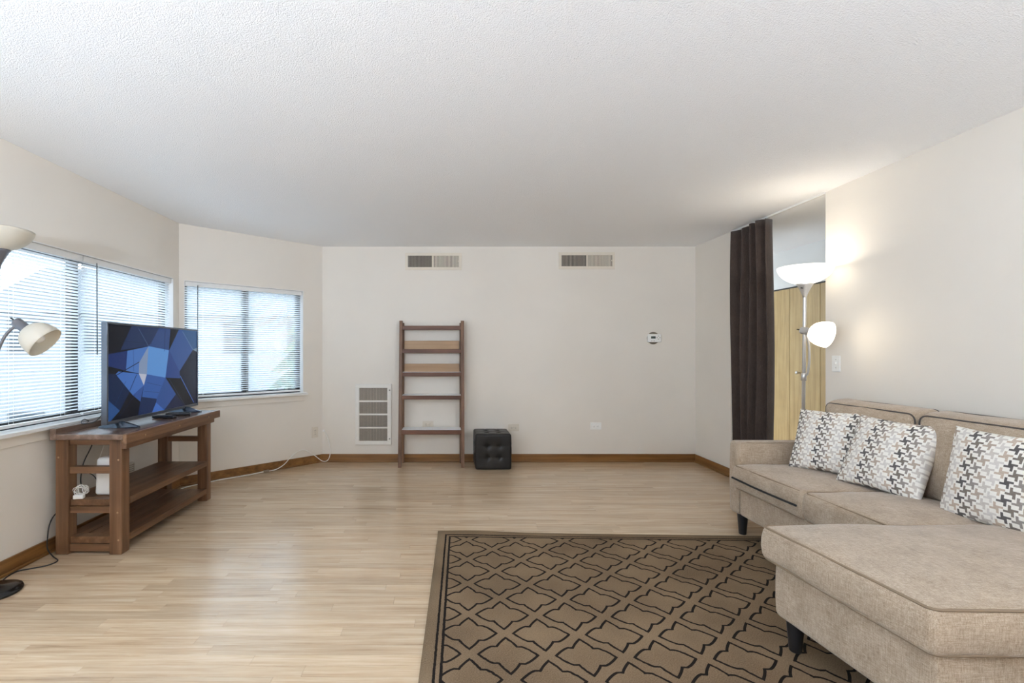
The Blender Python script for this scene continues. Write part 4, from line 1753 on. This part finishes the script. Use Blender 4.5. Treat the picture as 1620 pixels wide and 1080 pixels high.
# ------------------------------------------------------------------ floor lamps
def floor_lamp(label, loc, tilt, lit, az, bowl_r, rim_z, neck, sock_dir, joint_z, torch_w=TORCH_W, lcol=(1.0, 0.93, 0.84), light_dz=-0.035):
    """torchiere with a reading lamp on a bent arm. neck: arm points (local) from the pole; sock_dir: axis of the small shade"""
    r = thing('floor_lamp', label, 'lamp', loc, tilt)
    metal = 'steel' if lit else 'lamp_grey'
    shade = 'shade_lit' if lit else 'shade_off'
    mb = MB()
    mb.lathe([(0.0, 0.0), (0.118, 0.0), (0.122, 0.008), (0.118, 0.018), (0.09, 0.028), (0.03, 0.036), (0.018, 0.05), (0.014, 0.06)], 40)
    mb.build('base', 'lamp_base', r)
    bz = rim_z - bowl_r * 0.72          # bottom of bowl
    mb = MB()
    mb.lathe([(0.0115, 0.045), (0.0115, bz - 0.07), (0.0115, bz - 0.06)], 16)
    mb.build('pole', metal, r)
    mb = MB()
    mb.lathe([(0.0125, bz - 0.095), (0.016, bz - 0.075), (0.028, bz - 0.045), (0.046, bz - 0.008), (0.054, bz + 0.004), (0.050, bz + 0.008), (0.0, bz + 0.008)], 24)
    sk = mb.build('socket_cup', metal, r)
    mb = MB()
    mb.tube([(-0.03, -0.02, bz - 0.03), (-0.055, -0.035, bz - 0.03)], 0.004, 8)
    mb.build('switch', 'lamp_base', sk)
    mb = MB()
    R, hgt = bowl_r, rim_z - bz
    prof = []
    for i in range(13):
        a = math.radians(8 + 76 * i / 12)
        prof.append((R * math.sin(a) / math.sin(math.radians(84)), bz + hgt * (1 - math.cos(a)) / (1 - math.cos(math.radians(84)))))
    inner = [(q - 0.005, z + 0.003) for q, z in reversed(prof)]
    inner[-1] = (max(0.001, inner[-1][0]), inner[-1][1])
    mb.lathe([(0.0, bz)] + prof + inner + [(0.0, bz + 0.006)], 48)
    mb.build('bowl_shade', shade, r)
    mb = MB()
    mb.lathe([(0.014, bz + 0.01), (0.014, bz + 0.04), (0.03, bz + 0.065), (0.03, bz + 0.08), (0.0, bz + 0.10)], 16)
    mb.build('bulb', 'shade_lit' if lit else 'white_plastic', r)
    # bent arm + reading lamp
    mb = MB()
    mb.lathe([(0.017, joint_z - 0.03), (0.017, joint_z + 0.02), (0.012, joint_z + 0.024)], 16)
    mb.build('arm_collar', metal, r)
    mb = MB()
    path = smooth_path(neck, 8)
    mb.tube(path, 0.0075, 10)
    mb.build('bent_arm', metal, r)
    d = Vector(sock_dir).normalized()
    end = Vector(neck[-1])
    X = Matrix.Translation(end) @ Vector((0, 0, 1)).rotation_difference(d).to_matrix().to_4x4()
    mb = MB()
    mb.lathe([(0.0, -0.03), (0.022, -0.028), (0.026, -0.02), (0.026, 0.03), (0.030, 0.034), (0.030, 0.04), (0.0, 0.04)], 20, X)
    sk = mb.build('reading_socket', metal, r)
    mb = MB()
    mb.lathe([(0.004, -0.055), (0.004, -0.03)], 8, X)
    mb.build('switch', 'lamp_base', sk)
    mb = MB()
    prof = [(0.029, 0.036), (0.050, 0.044), (0.069, 0.062), (0.082, 0.090), (0.088, 0.120), (0.089, 0.145)]
    inner = [(q - 0.004, z - 0.001) for q, z in reversed(prof)]
    mb.lathe(prof + [(0.087, 0.1465)] + inner, 32, X)
    mb.build('reading_shade', shade, r)
    mb = MB()
    mb.lathe([(0.012, 0.04), (0.014, 0.06), (0.028, 0.09), (0.028, 0.105), (0.018, 0.125), (0.0, 0.13)], 16, X)
    mb.build('reading_bulb', 'shade_lit' if lit else 'white_plastic', r)
    if lit:
        for (p, e, s) in (((0, 0, rim_z + light_dz), torch_w, 0.04), (end + d * 0.10, READ_W, 0.03)):
            l = bpy.data.lights.new('lamp_light', 'POINT')
            l.energy = e
            l.color = lcol
            l.shadow_soft_size = s
            o = bpy.data.objects.new('lamp_light', l)
            COL.objects.link(o)
            o.parent = r
            o.location = p
    return r


floor_lamp('lit floor lamp with two glowing white shades behind the sofa', (2.60, 3.505, 0), (0, math.radians(0.7), 0), True, 0, 0.172, 1.865,
           [(0.0, -0.010, 1.07), (-0.002, -0.04, 1.10), (-0.010, -0.065, 1.19), (-0.030, -0.085, 1.30), (-0.055, -0.095, 1.37), (-0.068, -0.10, 1.398)], (0.42, -0.85, -0.22), 1.07)
floor_lamp('unlit floor lamp with cream shades at the left picture edge', (-2.345, 2.49, 0), (0, math.radians(0.7), 0), False, 0, 0.15, 1.885,
           [(0.0, -0.012, 1.02), (0.012, -0.03, 1.12), (0.03, -0.035, 1.22), (0.075, -0.035, 1.33), (0.125, -0.03, 1.385), (0.150, -0.03, 1.392)], (0.76, 0.16, -0.62), 1.02)
for (lx_, ly_, lw_, lc_, lb_) in ((-1.4, -0.65, FILL_LAMP_W[0], (0.82, 0.97, 1.17), 'added unseen fill lamp behind the viewpoint on the window side'), (1.5, -0.8, FILL_LAMP_W[1], (0.83, 0.97, 1.16), 'added unseen fill lamp behind the viewpoint on the sofa side')):  # added uplights, unseen, bouncing soft fill off the ceiling
    floor_lamp(lb_, (lx_, ly_, 0), (0, 0, 0), True, 0, 0.172, 1.50,
               [(0.0, -0.012, 0.90), (0.0, -0.05, 0.94), (-0.01, -0.075, 1.04), (-0.03, -0.09, 1.12), (-0.05, -0.095, 1.18), (-0.06, -0.10, 1.22)], (0.3, -0.6, -0.5), 0.90, lw_, lc_, 0.015)
mb = MB()
mb.tube(smooth_path([(-2.40, 2.585, 0.006), (-2.43, 2.66, 0.005), (-2.435, 2.73, 0.004), (-2.385, 2.767, 0.004), (-2.327, 2.808, 0.004), (-2.318, 2.87, 0.004), (-2.39, 2.925, 0.005), (-2.428, 2.93, 0.05),
                     (-2.432, 2.935, 0.12), (-2.436, 2.955, 0.19), (-2.440, 3.0, 0.235), (-2.44, 3.05, 0.245)], 8), 0.0036, 6)
tag(mb.build('lamp_cord', 'black_cord'), 'black cord from the unlit lamp running to the stand', 'cord')

# ------------------------------------------------------------------ white cord along the angled wall
cord = thing('white_extension_cord', 'white cord looping along the floor under the smaller window', 'cord', (-1.85, 5.0, 0))
pts = [(-1.385, 5.435, 0.352), (-1.36, 5.42, 0.34), (-1.335, 5.415, 0.29), (-1.305, 5.41, 0.19), (-1.298, 5.40, 0.10), (-1.325, 5.395, 0.03), (-1.385, 5.40, 0.02), (-1.46, 5.345, 0.095), (-1.545, 5.265, 0.170),
       (-1.60, 5.215, 0.168), (-1.66, 5.158, 0.12), (-1.715, 5.105, 0.052), (-1.775, 5.04, 0.016), (-1.835, 4.985, 0.010)]
mb = MB()
mb.tube(smooth_path(pts, 8), 0.0042, 8)
mb.build('cable', 'white_cord', cord, world=True)
mb = MB()
c0 = Vector((-1.855, 4.967, 0.012))
dd = Vector((0.73, 0.68, 0)).normalized()
X = Matrix.Translation(c0) @ Matrix.Rotation(math.atan2(dd.y, dd.x), 4, 'Z')
mb.box(-0.03, 0.028, -0.013, 0.013, -0.010, 0.014, xf=X)
mb.build('coupler', 'coupler_tan', cord, world=True, bevel=0.005)
mb = MB()
mb.tube(smooth_path([(-1.875, 4.948, 0.010), (-1.97, 4.862, 0.005), (-2.09, 4.75, 0.005), (-2.215, 4.635, 0.005), (-2.33, 4.5, 0.005), (-2.395, 4.38, 0.005), (-2.41, 4.2, 0.005), (-2.42, 3.9, 0.005)], 8), 0.0045, 8)
mb.build('cable', 'white_cord', cord, world=True)
mb = MB()
mb.tube(smooth_path([(-1.875, 4.943, 0.016), (-1.955, 4.86, 0.013), (-2.07, 4.752, 0.0125), (-2.19, 4.64, 0.0125), (-2.3, 4.49, 0.0125), (-2.38, 4.36, 0.0125), (-2.395, 4.2, 0.0125), (-2.40, 3.9, 0.0125)], 8), 0.0035, 8)
mb.build('cable', 'white_cord', cord, world=True)
mb = MB()
mb.box(-1.392, -1.372, 5.430, 5.454, 0.343, 0.361)
tag(mb.build('cord_clip', 'white_plastic', bevel=0.003), 'small white clip holding the cord at the wall corner', 'clip')
